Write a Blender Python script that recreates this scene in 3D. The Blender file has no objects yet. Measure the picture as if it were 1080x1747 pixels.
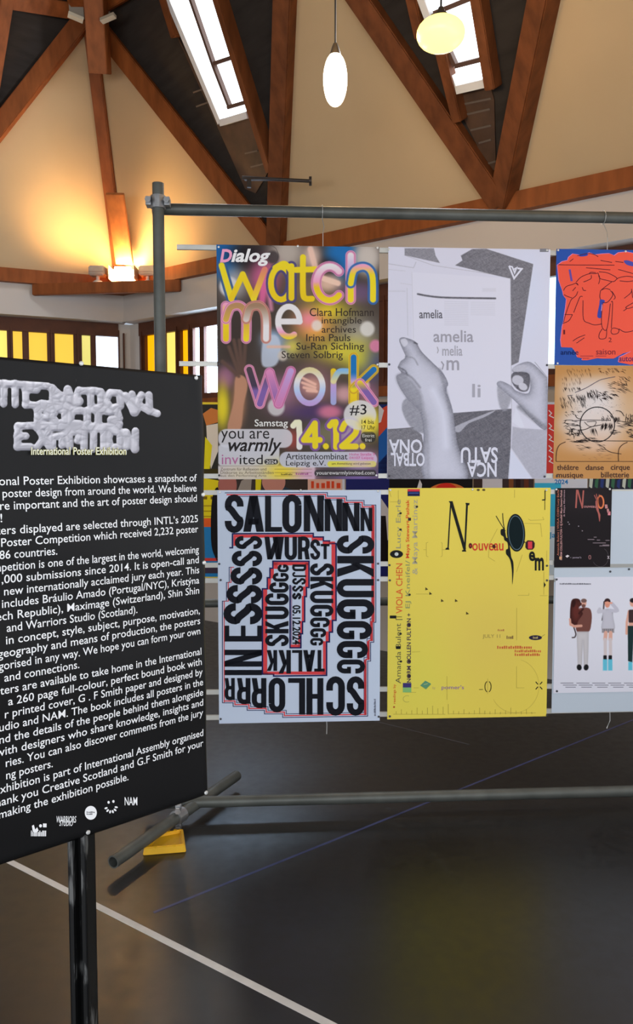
import bpy, bmesh, math, random
import numpy as np
from mathutils import Vector, Matrix
from mathutils.geometry import tessellate_polygon

random.seed(7)
RNG = np.random.default_rng(7)
SC = bpy.context.scene
COL = SC.collection
PI = math.pi

# ------------------------------------------------------------------ camera
F = 1350.0                      # focal length in pixels of the 1080x1747 frame
CX, CY = 540.0, 873.5
CAMZ = 1.54
PITCH = math.atan(86.0 / F)     # looking slightly down
cam = bpy.data.cameras.new('camera')
camo = bpy.data.objects.new('camera', cam)
COL.objects.link(camo)
camo.location = (0, 0, CAMZ)
camo.rotation_euler = (PI / 2 - PITCH, 0, 0)
cam.sensor_fit = 'VERTICAL'
cam.sensor_height = 36.0
cam.sensor_width = 36.0
cam.lens = 36.0 * F / 1747.0
cam.clip_start = 0.02
SC.camera = camo

# ------------------------------------------------------------------ world, exposure
SC.view_settings.view_transform = 'Standard'
SC.view_settings.look = 'None'
SC.view_settings.exposure = 0.0
SC.view_settings.gamma = 1.0
SC.view_settings.use_curve_mapping = False
w = bpy.data.worlds.new('world')
SC.world = w
w.use_nodes = True
w.node_tree.nodes['Background'].inputs[0].default_value = (0.75, 0.85, 1.0, 1)
w.node_tree.nodes['Background'].inputs[1].default_value = 0.6
SC.cycles.use_denoising = True
SC.cycles.max_bounces = 8
SC.cycles.diffuse_bounces = 4
SC.cycles.glossy_bounces = 4
SC.cycles.sample_clamp_indirect = 4.0
SC.cycles.caustics_reflective = False
SC.cycles.caustics_refractive = False


def light(name, kind, loc, energy, color, target=None, **kw):
    d = bpy.data.lights.new(name, kind)
    d.energy = energy
    d.color = color
    for k, v in kw.items():
        setattr(d, k, v)
    o = bpy.data.objects.new(name, d)
    COL.objects.link(o)
    o.location = loc
    if target is not None:
        o.rotation_euler = (Vector(target) - Vector(loc)).to_track_quat('-Z', 'Y').to_euler()
    return o


# hexagonal hall: centre, corner radius
HC = Vector((-2.80, 2.06, 0))
HR = 6.3
A0 = math.radians(82.7)
V = [HC + HR * Vector((math.cos(A0 - k * PI / 3), math.sin(A0 - k * PI / 3), 0)) for k in range(6)]
# V[0] far corner, V[1] right corner, then clockwise; V[5] is the left corner

COOL = (0.86, 0.92, 1.0)
# daylight entering by the window bands of the three walls behind the camera and by the roof lights
for (k, e) in ((1, 45), (2, 190), (3, 150)):
    a, b = V[k], V[(k + 1) % 6]
    m = (a + b) / 2
    n = (HC - m).normalized()
    light('window_daylight', 'AREA', m + n * 0.25 + Vector((0, 0, 1.75)), e, COOL,
          target=m + n * 5 + Vector((0, 0, 1.2)), shape='RECTANGLE', size=5.2, size_y=2.2)

# ------------------------------------------------------------------ colour and materials


def lin(c):
    c = np.asarray(c, dtype=float) / 255.0
    return np.where(c <= 0.04045, c / 12.92, ((c + 0.055) / 1.055) ** 2.4)


PRINT_GAIN = np.array([1.30, 1.26, 1.20])


def pr(c):                          # photographed print colour -> albedo
    return np.clip(lin(c) * PRINT_GAIN - 0.002, 0.002, 0.92)


MATS = {}


def mat(name, rgb, rough=0.5, metal=0.0, spec=0.5, emit=None, estr=1.0, noise=None, bump=None):
    """rgb is linear.  noise=(scale, amount[, stretch]); bump=(scale, strength)."""
    if name in MATS:
        return MATS[name]
    m = bpy.data.materials.new(name)
    m.use_nodes = True
    nt = m.node_tree
    b = nt.nodes['Principled BSDF']
    b.inputs['Base Color'].default_value = (*rgb, 1)
    b.inputs['Roughness'].default_value = rough
    b.inputs['Metallic'].default_value = metal
    b.inputs['Specular IOR Level'].default_value = spec
    if emit is not None:
        b.inputs['Emission Color'].default_value = (*emit, 1)
        b.inputs['Emission Strength'].default_value = estr
    if noise or bump:
        tc = nt.nodes.new('ShaderNodeTexCoord')
    if noise:
        n = nt.nodes.new('ShaderNodeTexNoise')
        n.inputs['Scale'].default_value = noise[0]
        n.inputs['Detail'].default_value = 6
        mp = nt.nodes.new('ShaderNodeMapping')
        if len(noise) > 2:
            mp.inputs['Scale'].default_value = noise[2]
        nt.links.new(tc.outputs['Object'], mp.inputs[0])
        nt.links.new(mp.outputs[0], n.inputs['Vector'])
        mr = nt.nodes.new('ShaderNodeMapRange')
        mr.inputs[1].default_value = 0.25
        mr.inputs[2].default_value = 0.75
        mr.inputs[3].default_value = 1 - noise[1]
        mr.inputs[4].default_value = 1 + noise[1]
        nt.links.new(n.outputs['Fac'], mr.inputs[0])
        mx = nt.nodes.new('ShaderNodeVectorMath')
        mx.operation = 'SCALE'
        mx.inputs[0].default_value = rgb
        nt.links.new(mr.outputs[0], mx.inputs['Scale'])
        nt.links.new(mx.outputs[0], b.inputs['Base Color'])
    if bump:
        n2 = nt.nodes.new('ShaderNodeTexNoise')
        n2.inputs['Scale'].default_value = bump[0]
        n2.inputs['Detail'].default_value = 5
        nt.links.new(tc.outputs['Object'], n2.inputs['Vector'])
        bp = nt.nodes.new('ShaderNodeBump')
        bp.inputs['Strength'].default_value = bump[1]
        bp.inputs['Distance'].default_value = 0.01
        nt.links.new(n2.outputs['Fac'], bp.inputs['Height'])
        nt.links.new(bp.outputs[0], b.inputs['Normal'])
    MATS[name] = m
    return m


def print_mat(name, rough=0.5, spec=0.3, streak=0.0):
    """printed ink: colours stored per vertex by the drawing code below"""
    if name in MATS:
        return MATS[name]
    m = bpy.data.materials.new(name)
    m.use_nodes = True
    nt = m.node_tree
    b = nt.nodes['Principled BSDF']
    b.inputs['Roughness'].default_value = rough
    b.inputs['Specular IOR Level'].default_value = spec
    at = nt.nodes.new('ShaderNodeAttribute')
    at.attribute_name = 'ink'
    out = at.outputs['Color']
    nt.links.new(out, b.inputs['Base Color'])
    MATS[name] = m
    return m


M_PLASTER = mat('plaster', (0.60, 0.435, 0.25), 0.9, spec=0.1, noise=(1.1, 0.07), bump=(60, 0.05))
M_WALL = mat('wall_paint', (0.62, 0.56, 0.50), 0.9, spec=0.1, noise=(1.3, 0.05))
M_SOFFIT = mat('soffit_paint', (0.50, 0.48, 0.45), 0.9, spec=0.1, noise=(2, 0.05))
M_BOARD = mat('dark_ceiling_boards', (0.036, 0.030, 0.026), 0.8, spec=0.15, noise=(3, 0.25, (1, 1, 6)))
M_TIMBER = mat('glulam_timber', (0.27, 0.078, 0.019), 0.5, spec=0.2, noise=(5, 0.30, (3, 3, 0.6)))
M_RIB = mat('dark_rib_timber', (0.165, 0.052, 0.016), 0.55, spec=0.2, noise=(4, 0.38, (3, 3, .6)))  # darker brown timber for the right-side ribs and roof-light trimmers
M_TIMBER_D = mat('shaded_stain_timber', (0.15, 0.06, 0.026), 0.5, spec=0.3, noise=(5, 0.30, (3, 3, 0.6)))
M_FRAME = mat('window_frame_stain', (0.10, 0.032, 0.014), 0.5, spec=0.3, noise=(8, 0.25))
M_STEEL = mat('galvanised_tube', (0.105, 0.11, 0.098), 0.5, metal=0.35, spec=0.4, noise=(9, 0.28))
M_CLAMP = mat('bright_clamp_steel', (0.45, 0.46, 0.47), 0.35, metal=0.85, noise=(30, 0.25))
M_ALU = mat('aluminium_rail', (0.58, 0.57, 0.52), 0.45, metal=0.35, noise=(12, 0.10))
M_WIRE = mat('hanging_wire', (0.5, 0.5, 0.48), 0.4, metal=0.5)
M_PIN = mat('pin_head', (0.75, 0.75, 0.72), 0.3, metal=0.4)
M_PIN_D = mat('dark_pin_head', (0.06, 0.06, 0.07), 0.4, metal=0.4)
M_BLACKVINYL = mat('banner_vinyl', (0.0075, 0.0075, 0.008), 0.42, spec=0.22, noise=(2.2, 0.25), bump=(7, 0.10))
M_PAPER_BACK = mat('paper_back', tuple(pr((180, 194, 208))), 0.6, spec=0.25, noise=(1.5, 0.03))
M_YEL_FOOT = mat('yellow_rubber', (0.80, 0.44, 0.012), 0.5, spec=0.4, noise=(20, 0.08))
M_BLACK = mat('black_rubber', (0.015, 0.015, 0.015), 0.6)

# ------------------------------------------------------------------ mesh helpers


def tag(o, label, cat=None, group=None, kind=None):
    if label:
        o['label'] = label
    if cat:
        o['category'] = cat
    if group:
        o['group'] = group
    if kind:
        o['kind'] = kind
    return o


def empty(name, loc, rz=0.0):
    o = bpy.data.objects.new(name, None)
    COL.objects.link(o)
    o.empty_display_size = 0.1
    o.location = loc
    o.rotation_euler = (0, 0, rz)
    return o


def link(name, me, parent=None, loc=None):
    o = bpy.data.objects.new(name, me)
    COL.objects.link(o)
    if parent:
        o.parent = parent
    if loc is not None:
        o.location = loc
    return o


def build(name, bm, mats, parent=None, smooth=False, loc=None):
    bmesh.ops.recalc_face_normals(bm, faces=bm.faces)
    me = bpy.data.meshes.new(name)
    bm.to_mesh(me)
    bm.free()
    for m in (mats if isinstance(mats, (list, tuple)) else [mats]):
        me.materials.append(m)
    if smooth:
        for p in me.polygons:
            p.use_smooth = True
        me.set_sharp_from_angle(angle=math.radians(40))
    return link(name, me, parent, loc)


def box(bm, c, s, rot=None, mi=0):
    mtx = Matrix.Translation(Vector(c))
    if rot is not None:
        mtx = mtx @ rot.to_4x4()
    mtx = mtx @ Matrix.Diagonal((s[0], s[1], s[2], 1))
    r = bmesh.ops.create_cube(bm, size=1.0, matrix=mtx)
    for v in r['verts']:
        for f in v.link_faces:
            f.material_index = mi
    return r['verts']


def frame_of(p, q, up):
    d = (q - p).normalized()
    s = d.cross(up)
    if s.length < 1e-4:
        s = d.cross(Vector((1, 0, 0)))
    s.normalize()
    u = s.cross(d)
    return Matrix((s, d, u)).transposed()      # columns: width, length, height


def beam(bm, p, q, wd, ht, up=Vector((0, 0, 1)), mi=0, bev=0.0):
    p, q = Vector(p), Vector(q)
    vs = box(bm, (p + q) / 2, (wd, (q - p).length, ht), frame_of(p, q, Vector(up)), mi)
    if bev:
        es = list({e for v in vs for e in v.link_edges})
        bmesh.ops.bevel(bm, geom=es, offset=bev, segments=2, affect='EDGES')


def tube(bm, pts, r, seg=14, inner=None, cap=True, mi=0):
    """tube swept along pts; inner gives an open pipe with a wall"""
    pts = [Vector(p) for p in pts]
    rings = []

    def ring_set(rad):
        out = []
        for i, p in enumerate(pts):
            a = pts[max(i - 1, 0)]
            b = pts[min(i + 1, len(pts) - 1)]
            d = (b - a).normalized()
            ref = Vector((0, 0, 1)) if abs(d.z) < 0.95 else Vector((1, 0, 0))
            s = d.cross(ref).normalized()
            u = s.cross(d)
            out.append([bm.verts.new(p + rad * (math.cos(t) * s + math.sin(t) * u))
                        for t in (2 * PI * k / seg for k in range(seg))])
        return out
    o = ring_set(r)
    fs = []
    for A, B in zip(o, o[1:]):
        for k in range(seg):
            fs.append(bm.faces.new((A[k], A[(k + 1) % seg], B[(k + 1) % seg], B[k])))
    if inner:
        n = ring_set(inner)
        for A, B in zip(n, n[1:]):
            for k in range(seg):
                fs.append(bm.faces.new((B[k], B[(k + 1) % seg], A[(k + 1) % seg], A[k])))
        for A, B in ((o[0], n[0]), (o[-1], n[-1])):
            for k in range(seg):
                fs.append(bm.faces.new((A[k], A[(k + 1) % seg], B[(k + 1) % seg], B[k])))
    elif cap:
        fs.append(bm.faces.new(o[0][::-1]))
        fs.append(bm.faces.new(o[-1]))
    for f in fs:
        f.material_index = mi
    return fs


def lathe(bm, prof, c, seg=24, mtx=None, mi=0):
    """prof: list of (radius, height) rotated about z at c"""
    rings = []
    for r, z in prof:
        if r < 1e-6:
            v = Vector((0, 0, z))
            rings.append([bm.verts.new(Vector(c) + ((mtx @ v) if mtx else v))])
        else:
            rg = []
            for k in range(seg):
                v = Vector((r * math.cos(2 * PI * k / seg), r * math.sin(2 * PI * k / seg), z))
                rg.append(bm.verts.new(Vector(c) + ((mtx @ v) if mtx else v)))
            rings.append(rg)
    for A, B in zip(rings, rings[1:]):
        for k in range(seg):
            a0, a1 = A[k % len(A)], A[(k + 1) % len(A)]
            b0, b1 = B[k % len(B)], B[(k + 1) % len(B)]
            vs = [a0]
            if a1 is not a0:
                vs.append(a1)
            if b1 is not b0:
                vs.append(b1)
                vs.append(b0)
            else:
                vs.append(b0)
            f = bm.faces.new(vs)
            f.material_index = mi


def slab(bm, pts, th, mi=0, inward=None):
    """a flat polygon given a thickness, grown away from 'inward' (a point inside the room)"""
    pts = [Vector(p) for p in pts]
    n = (pts[1] - pts[0]).cross(pts[2] - pts[0]).normalized()
    if inward is not None and n.dot(Vector(inward) - pts[0]) > 0:
        n = -n
    a = [bm.verts.new(p) for p in pts]
    b = [bm.verts.new(p + n * th) for p in pts]
    fs = [bm.faces.new(a), bm.faces.new(b[::-1])]
    k = len(pts)
    for i in range(k):
        fs.append(bm.faces.new((a[i], a[(i + 1) % k], b[(i + 1) % k], b[i])))
    for f in fs:
        f.material_index = mi


# ------------------------------------------------------------------ where a sight line of the photograph meets a plane
cp, sp_ = math.cos(PITCH), math.sin(PITCH)


def ray(px, py):
    x = (np.asarray(px, float) - CX) / F
    y = (CY - np.asarray(py, float)) / F
    return x, cp + y * sp_, -sp_ + y * cp         # world direction (x, y, z)


def at_depth(px, py, Y):
    dx, dy, dz = ray(px, py)
    return Vector((float(dx / dy * Y), Y, float(CAMZ + dz / dy * Y)))


def at_floor(px, py, z=0.0):
    dx, dy, dz = ray(px, py)
    t = (z - CAMZ) / dz
    return Vector((float(dx * t), float(dy * t), z))


def at_plane(px, py, p, n):
    d = Vector([float(c) for c in ray(px, py)])
    o = Vector((0, 0, CAMZ))
    t = (Vector(p) - o).dot(n) / d.dot(n)
    return o + d * t


class Plane:
    """a vertical plane through P0; u runs along it to the right, v upwards"""
    def __init__(s, p0, yaw):
        s.p = Vector(p0)
        s.yaw = yaw
        s.u = Vector((math.cos(yaw), math.sin(yaw), 0))
        s.n = Vector((math.sin(yaw), -math.cos(yaw), 0))

    def loc(s, px, py):
        dx, dy, dz = ray(px, py)
        t = (s.p.x * s.n.x + s.p.y * s.n.y) / (dx * s.n.x + dy * s.n.y)
        return (dx * t - s.p.x) * s.u.x + (dy * t - s.p.y) * s.u.y, CAMZ + dz * t

    def proj(s, u, v):
        x = s.p.x + u * s.u.x
        y = s.p.y + u * s.u.y
        z = v - CAMZ
        f = y * cp - z * sp_
        up = y * sp_ + z * cp
        return CX + F * x / f, CY - F * up / f

    def pt(s, u, v, w=0.0):
        return s.p + s.u * u + s.n * w + Vector((0, 0, v - s.p.z))

    def shifted(s, w):
        return Plane(s.p + s.n * w, s.yaw)


# ------------------------------------------------------------------ drawing on sheets
_tcache = {}


def text_geo(body, bold=0.0, shear=0.0):
    key = (body, bold, shear)
    if key in _tcache:
        return _tcache[key]
    cu = bpy.data.curves.new('lettering', 'FONT')
    cu.body = body
    cu.offset = bold
    cu.shear = shear
    cu.resolution_u = 3
    cu.fill_mode = 'FRONT'
    o = bpy.data.objects.new('lettering', cu)
    COL.objects.link(o)
    dg = bpy.context.evaluated_depsgraph_get()
    me = o.evaluated_get(dg).to_mesh()
    vs = np.array([v.co[:2] for v in me.vertices]).reshape(-1, 2)
    fs = [tuple(p.vertices) for p in me.polygons]
    o.evaluated_get(dg).to_mesh_clear()
    bpy.data.objects.remove(o)
    bpy.data.curves.remove(cu)
    _tcache[key] = (vs, fs)
    return vs, fs


def smooth_path(pts, n=6, closed=False):
    P = np.array(pts, float)
    m = len(P)
    out = []
    rng = range(m) if closed else range(m - 1)
    for i in rng:
        if closed:
            a, b, c, d = P[(i - 1) % m], P[i], P[(i + 1) % m], P[(i + 2) % m]
        else:
            a, b, c, d = P[max(i - 1, 0)], P[i], P[i + 1], P[min(i + 2, m - 1)]
        for k in range(n):
            t = k / n
            out.append(0.5 * (2 * b + (c - a) * t + (2 * a - 5 * b + 4 * c - d) * t * t + (3 * b - a - 3 * c + d) * t ** 3))
    if not closed:
        out.append(P[-1])
    return np.array(out)


class Art:
    """flat coloured shapes on a sheet, drawn in the coordinates of a photo crop (origin ox, oy, scale k)"""
    def __init__(s, plane, u_base, v_base, ox=0, oy=0, k=1.0):
        s.pl, s.ub, s.vb, s.ox, s.oy, s.k = plane, u_base, v_base, ox, oy, k
        s.v, s.f, s.c = [], [], []

    def crop(s, ox, oy, k):
        s.ox, s.oy, s.k = ox, oy, k

    def add(s, pts, faces, col, lvl):
        pts = np.asarray(pts, float)
        u, v = s.pl.loc(s.ox + pts[:, 0] / s.k, s.oy + pts[:, 1] / s.k)
        b = len(s.v)
        w = 0.0006 + lvl * 0.0003
        s.v += [(a - s.ub, -w, c - s.vb) for a, c in zip(u, v)]
        s.f += [tuple(b + i for i in fc) for fc in faces]
        col = np.asarray(col, float)
        if col.ndim == 1:
            s.c += [tuple(pr(col))] * len(pts)
        else:
            s.c += [tuple(pr(c)) for c in col]

    def poly(s, pts, col, lvl=1, smooth=0):
        if smooth:
            pts = smooth_path(pts, smooth, True)
        pts = [(float(a), float(b)) for a, b in pts]
        tri = tessellate_polygon([[Vector((a, b, 0)) for a, b in pts]])
        s.add(pts, tri, col, lvl)

    def rect(s, x0, y0, x1, y1, col, lvl=1):
        s.add([(x0, y0), (x1, y0), (x1, y1), (x0, y1)], [(0, 1, 2, 3)], col, lvl)

    def ell(s, cx, cy, rx, ry, col, lvl=1, n=36, rot=0.0):
        cr, sr = math.cos(rot), math.sin(rot)
        p = [(cx + rx * math.cos(t) * cr - ry * math.sin(t) * sr, cy + rx * math.cos(t) * sr + ry * math.sin(t) * cr)
             for t in (2 * PI * k / n for k in range(n))]
        s.add(p, [tuple(range(n))], col, lvl)

    def line(s, pts, wd, col, lvl=1, smooth=0, closed=False):
        P = smooth_path(pts, smooth, closed) if smooth else np.array(pts, float)
        if closed and not smooth:
            P = np.vstack([P, P[:1]])
        elif closed:
            P = np.vstack([P, P[:1]])
        m = len(P)
        L, R = [], []
        for i in range(m):
            if closed and i in (0, m - 1):
                a, b, c = P[m - 2], P[0], P[1]
            else:
                a, b, c = P[max(i - 1, 0)], P[i], P[min(i + 1, m - 1)]
            d1 = b - a if np.any(b != a) else c - b
            d2 = c - b if np.any(c != b) else b - a
            d1 = d1 / (np.hypot(*d1) + 1e-9)
            d2 = d2 / (np.hypot(*d2) + 1e-9)
            n1 = np.array((-d1[1], d1[0]))
            n2 = np.array((-d2[1], d2[0]))
            nn = n1 + n2
            q = nn.dot(nn)
            nn = nn * 2 / q if q > 0.4 else n1
            L.append(P[i] + nn * wd / 2)
            R.append(P[i] - nn * wd / 2)
        pts = np.array(L + R)
        s.add(pts, [(i, i + 1, m + i + 1, m + i) for i in range(m - 1)], col, lvl)

    def text(s, body, x0, y0, x1, y1, col, lvl=2, bold=0.0, rot=0, shear=0.0):
        """letters stretched to fill the rectangle; rot 0, 90 (reads downwards), 180, 270 (reads upwards)"""
        vs, fs = text_geo(body, bold, shear)
        if not len(vs):
            return
        lo, hi = vs.min(0), vs.max(0)
        t = (vs - lo) / np.maximum(hi - lo, 1e-6)
        a, b = t[:, 0], t[:, 1]
        if rot == 0:
            X, Y = a, 1 - b
        elif rot == 180:
            X, Y = 1 - a, b
        elif rot == 90:
            X, Y = b, a
        else:
            X, Y = 1 - b, 1 - a
        s.add(np.stack([x0 + (x1 - x0) * X, y0 + (y1 - y0) * Y], 1), fs, col, lvl)

    def flat_mesh(s, name, parent, m, warp=None):
        me = bpy.data.meshes.new(name)
        v = s.v if warp is None else [warp(p) for p in s.v]
        me.from_pydata(v, [], s.f)
        at = me.color_attributes.new('ink', 'FLOAT_COLOR', 'POINT')
        at.data.foreach_set('color', np.column_stack([np.array(s.c), np.ones(len(s.c))]).astype(np.float32).ravel())
        me.materials.append(m)
        return link(name, me, parent)

    def marks(s, n, x0, y0, x1, y1, col, lvl=2, rot=0, seed=1):
        """print too small to read in the photograph: a row of n short blots"""
        r = random.Random(seed)
        for i in range(n):
            a, b = (i + 0.1) / n, (i + r.uniform(0.6, 0.9)) / n
            lo = r.choice((0.0, 0.25, 0.25))
            if rot == 0:
                s.rect(x0 + (x1 - x0) * a, y0 + (y1 - y0) * lo, x0 + (x1 - x0) * b, y1, col, lvl)
            else:
                s.rect(x0 + (x1 - x0) * lo, y0 + (y1 - y0) * a, x1, y0 + (y1 - y0) * b, col, lvl)

    # heavy condensed poster capitals made of strokes
    def block(s, ch, x0, y0, x1, y1, col, lvl=3, rot=0, st=None):
        wd, ht = (x1 - x0, y1 - y0) if rot in (0, 180) else (y1 - y0, x1 - x0)
        for P, F_ in block_glyph(ch, wd, ht, st):
            a, b = P[:, 0], P[:, 1]
            if rot == 0:
                Q = np.stack([x0 + a, y1 - b], 1)
            elif rot == 180:
                Q = np.stack([x1 - a, y0 + b], 1)
            elif rot == 90:
                Q = np.stack([x0 + b, y0 + a], 1)
            else:
                Q = np.stack([x1 - b, y1 - a], 1)
            s.add(Q, F_, col, lvl)


def strip(path, t):
    P = np.array(path, float)
    m = len(P)
    L, R = [], []
    for i in range(m):
        a, b = P[max(i - 1, 0)], P[min(i + 1, m - 1)]
        d = (b - a) / (np.hypot(*(b - a)) + 1e-9)
        n = np.array((-d[1], d[0]))
        L.append(P[i] + n * t / 2)
        R.append(P[i] - n * t / 2)
    return np.array(L + R), [(i, i + 1, m + i + 1, m + i) for i in range(m - 1)]


def arcp(cx, cy, rx, ry, a0, a1, n=10):
    return [(cx + rx * math.cos(math.radians(a0 + (a1 - a0) * k / n)), cy + ry * math.sin(math.radians(a0 + (a1 - a0) * k / n))) for k in range(n + 1)]


def block_glyph(ch, W, H, st=None):
    t = st or W * 0.355
    hb = min(t * 0.8, H * 0.17)
    out = []

    def q(*p):
        out.append((np.array(p, float), [tuple(range(len(p)))]))

    def rc(x0, y0, x1, y1):
        q((x0, y0), (x1, y0), (x1, y1), (x0, y1))

    def sp(path):
        out.append(strip(path, t))
    rx, ry = (W - t) / 2, min((W - t) / 2 * 1.15, H * 0.22)
    xl, xr, yb, yt = t / 2, W - t / 2, t * 0.42, H - t * 0.42

    def ringl(y0, y1):       # oval counter between y0 and y1
        return arcp(W / 2, y1 - ry, rx, ry, 0, 180) + arcp(W / 2, y0 + ry, rx, ry, 180, 360)
    if ch == 'I':
        rc(0, 0, W, H)
    elif ch == 'L':
        rc(0, 0, t, H); rc(t, 0, W, hb)
    elif ch == 'E':
        rc(0, 0, t, H)
        for y in (0, (H - hb) / 2, H - hb):
            rc(t, y, W, y + hb)
    elif ch == 'T':
        rc((W - t) / 2, 0, (W + t) / 2, H); rc(0, H - hb, W, H)
    elif ch == 'H':
        rc(0, 0, t, H); rc(W - t, 0, W, H); rc(t, (H - hb) / 2, W - t, (H + hb) / 2)
    elif ch == 'N':
        k = t * 0.9
        rc(0, 0, k, H); rc(W - k, 0, W, H); q((0, H), (k * 1.05, H), (W, 0), (W - k * 1.05, 0))
    elif ch == 'A':
        k = t * 1.02
        q((0, 0), (k, 0), (W / 2 + k * .55, H), (W / 2 - k * .55, H))
        q((W - k, 0), (W, 0), (W / 2 + k * .55, H), (W / 2 - k * .55, H))
        rc(W * .25, H * .2, W * .75, H * .2 + hb)
    elif ch == 'W':
        k = t * 0.72
        for a, b in ((0, .28), (.56, .28), (.44 - .02, .72), (1.0 - k / W, .72)):
            q((a * W, H), (a * W + k, H), (b * W + k / 2, 0), (b * W - k / 2, 0))
    elif ch == 'K':
        rc(0, 0, t, H)
        q((W - t * 1.1, H), (W, H), (t * 1.05, H * .36), (t * .9, H * .56))
        q((W - t * 1.1, 0), (W, 0), (W * .62, H * .66), (W * .36, H * .54))
    elif ch == 'O':
        p = ringl(yb, yt)
        sp(p + p[:1])
    elif ch == 'U':
        sp([(xl, H)] + arcp(W / 2, yb + ry, rx, ry, 180, 360) + [(xr, H)])
    elif ch == 'J':
        sp(arcp(W / 2, yb + ry, rx, ry, 180, 360) + [(xr, H)])
    elif ch == 'D':
        rc(0, 0, t, H)
        sp([(t * .8, H - t * .42), (W / 2, yt)] + arcp(W / 2, yt - ry, rx, ry, 90, 0) + arcp(W / 2, yb + ry, rx, ry, 0, -90) + [(t * .8, yb)])
    elif ch in 'CG':
        p = [(xr, H * .66)] + arcp(W / 2, yt - ry, rx, ry, 0, 180) + arcp(W / 2, yb + ry, rx, ry, 180, 360)
        if ch == 'C':
            sp(p + [(xr, H * .36)])
        else:
            sp(p + [(xr, H * .5)])
            rc(W * .52, H * .5 - hb, W - t * .3, H * .5)
    elif ch == 'S':
        p = [(xr, H * .69)] + arcp(W / 2, yt - ry, rx, ry, 0, 180) + [(xl, H * .68)] + \
            [(xl + (xr - xl) * k, H * (.66 - .32 * (k * k * (3 - 2 * k)))) for k in (0, .12, .3, .5, .7, .88, 1)] + [(xr, H * .32)] + \
            arcp(W / 2, yb + ry, rx, ry, 0, -180) + [(xl, H * .31)]
        sp(p)
    elif ch in 'RP':
        rc(0, 0, t, H)
        y0 = H * .44
        r2 = min(ry, (yt - y0) / 2)
        sp([(t * .8, yt), (W / 2, yt)] + arcp(W / 2, yt - r2, rx, r2, 90, 0) + arcp(W / 2, y0 + r2, rx, r2, 0, -90) + [(t * .8, y0)])
        if ch == 'R':
            q((W - t, 0), (W, 0), (W * .86, H * .46), (W * .5, H * .46))
    return out


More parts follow.
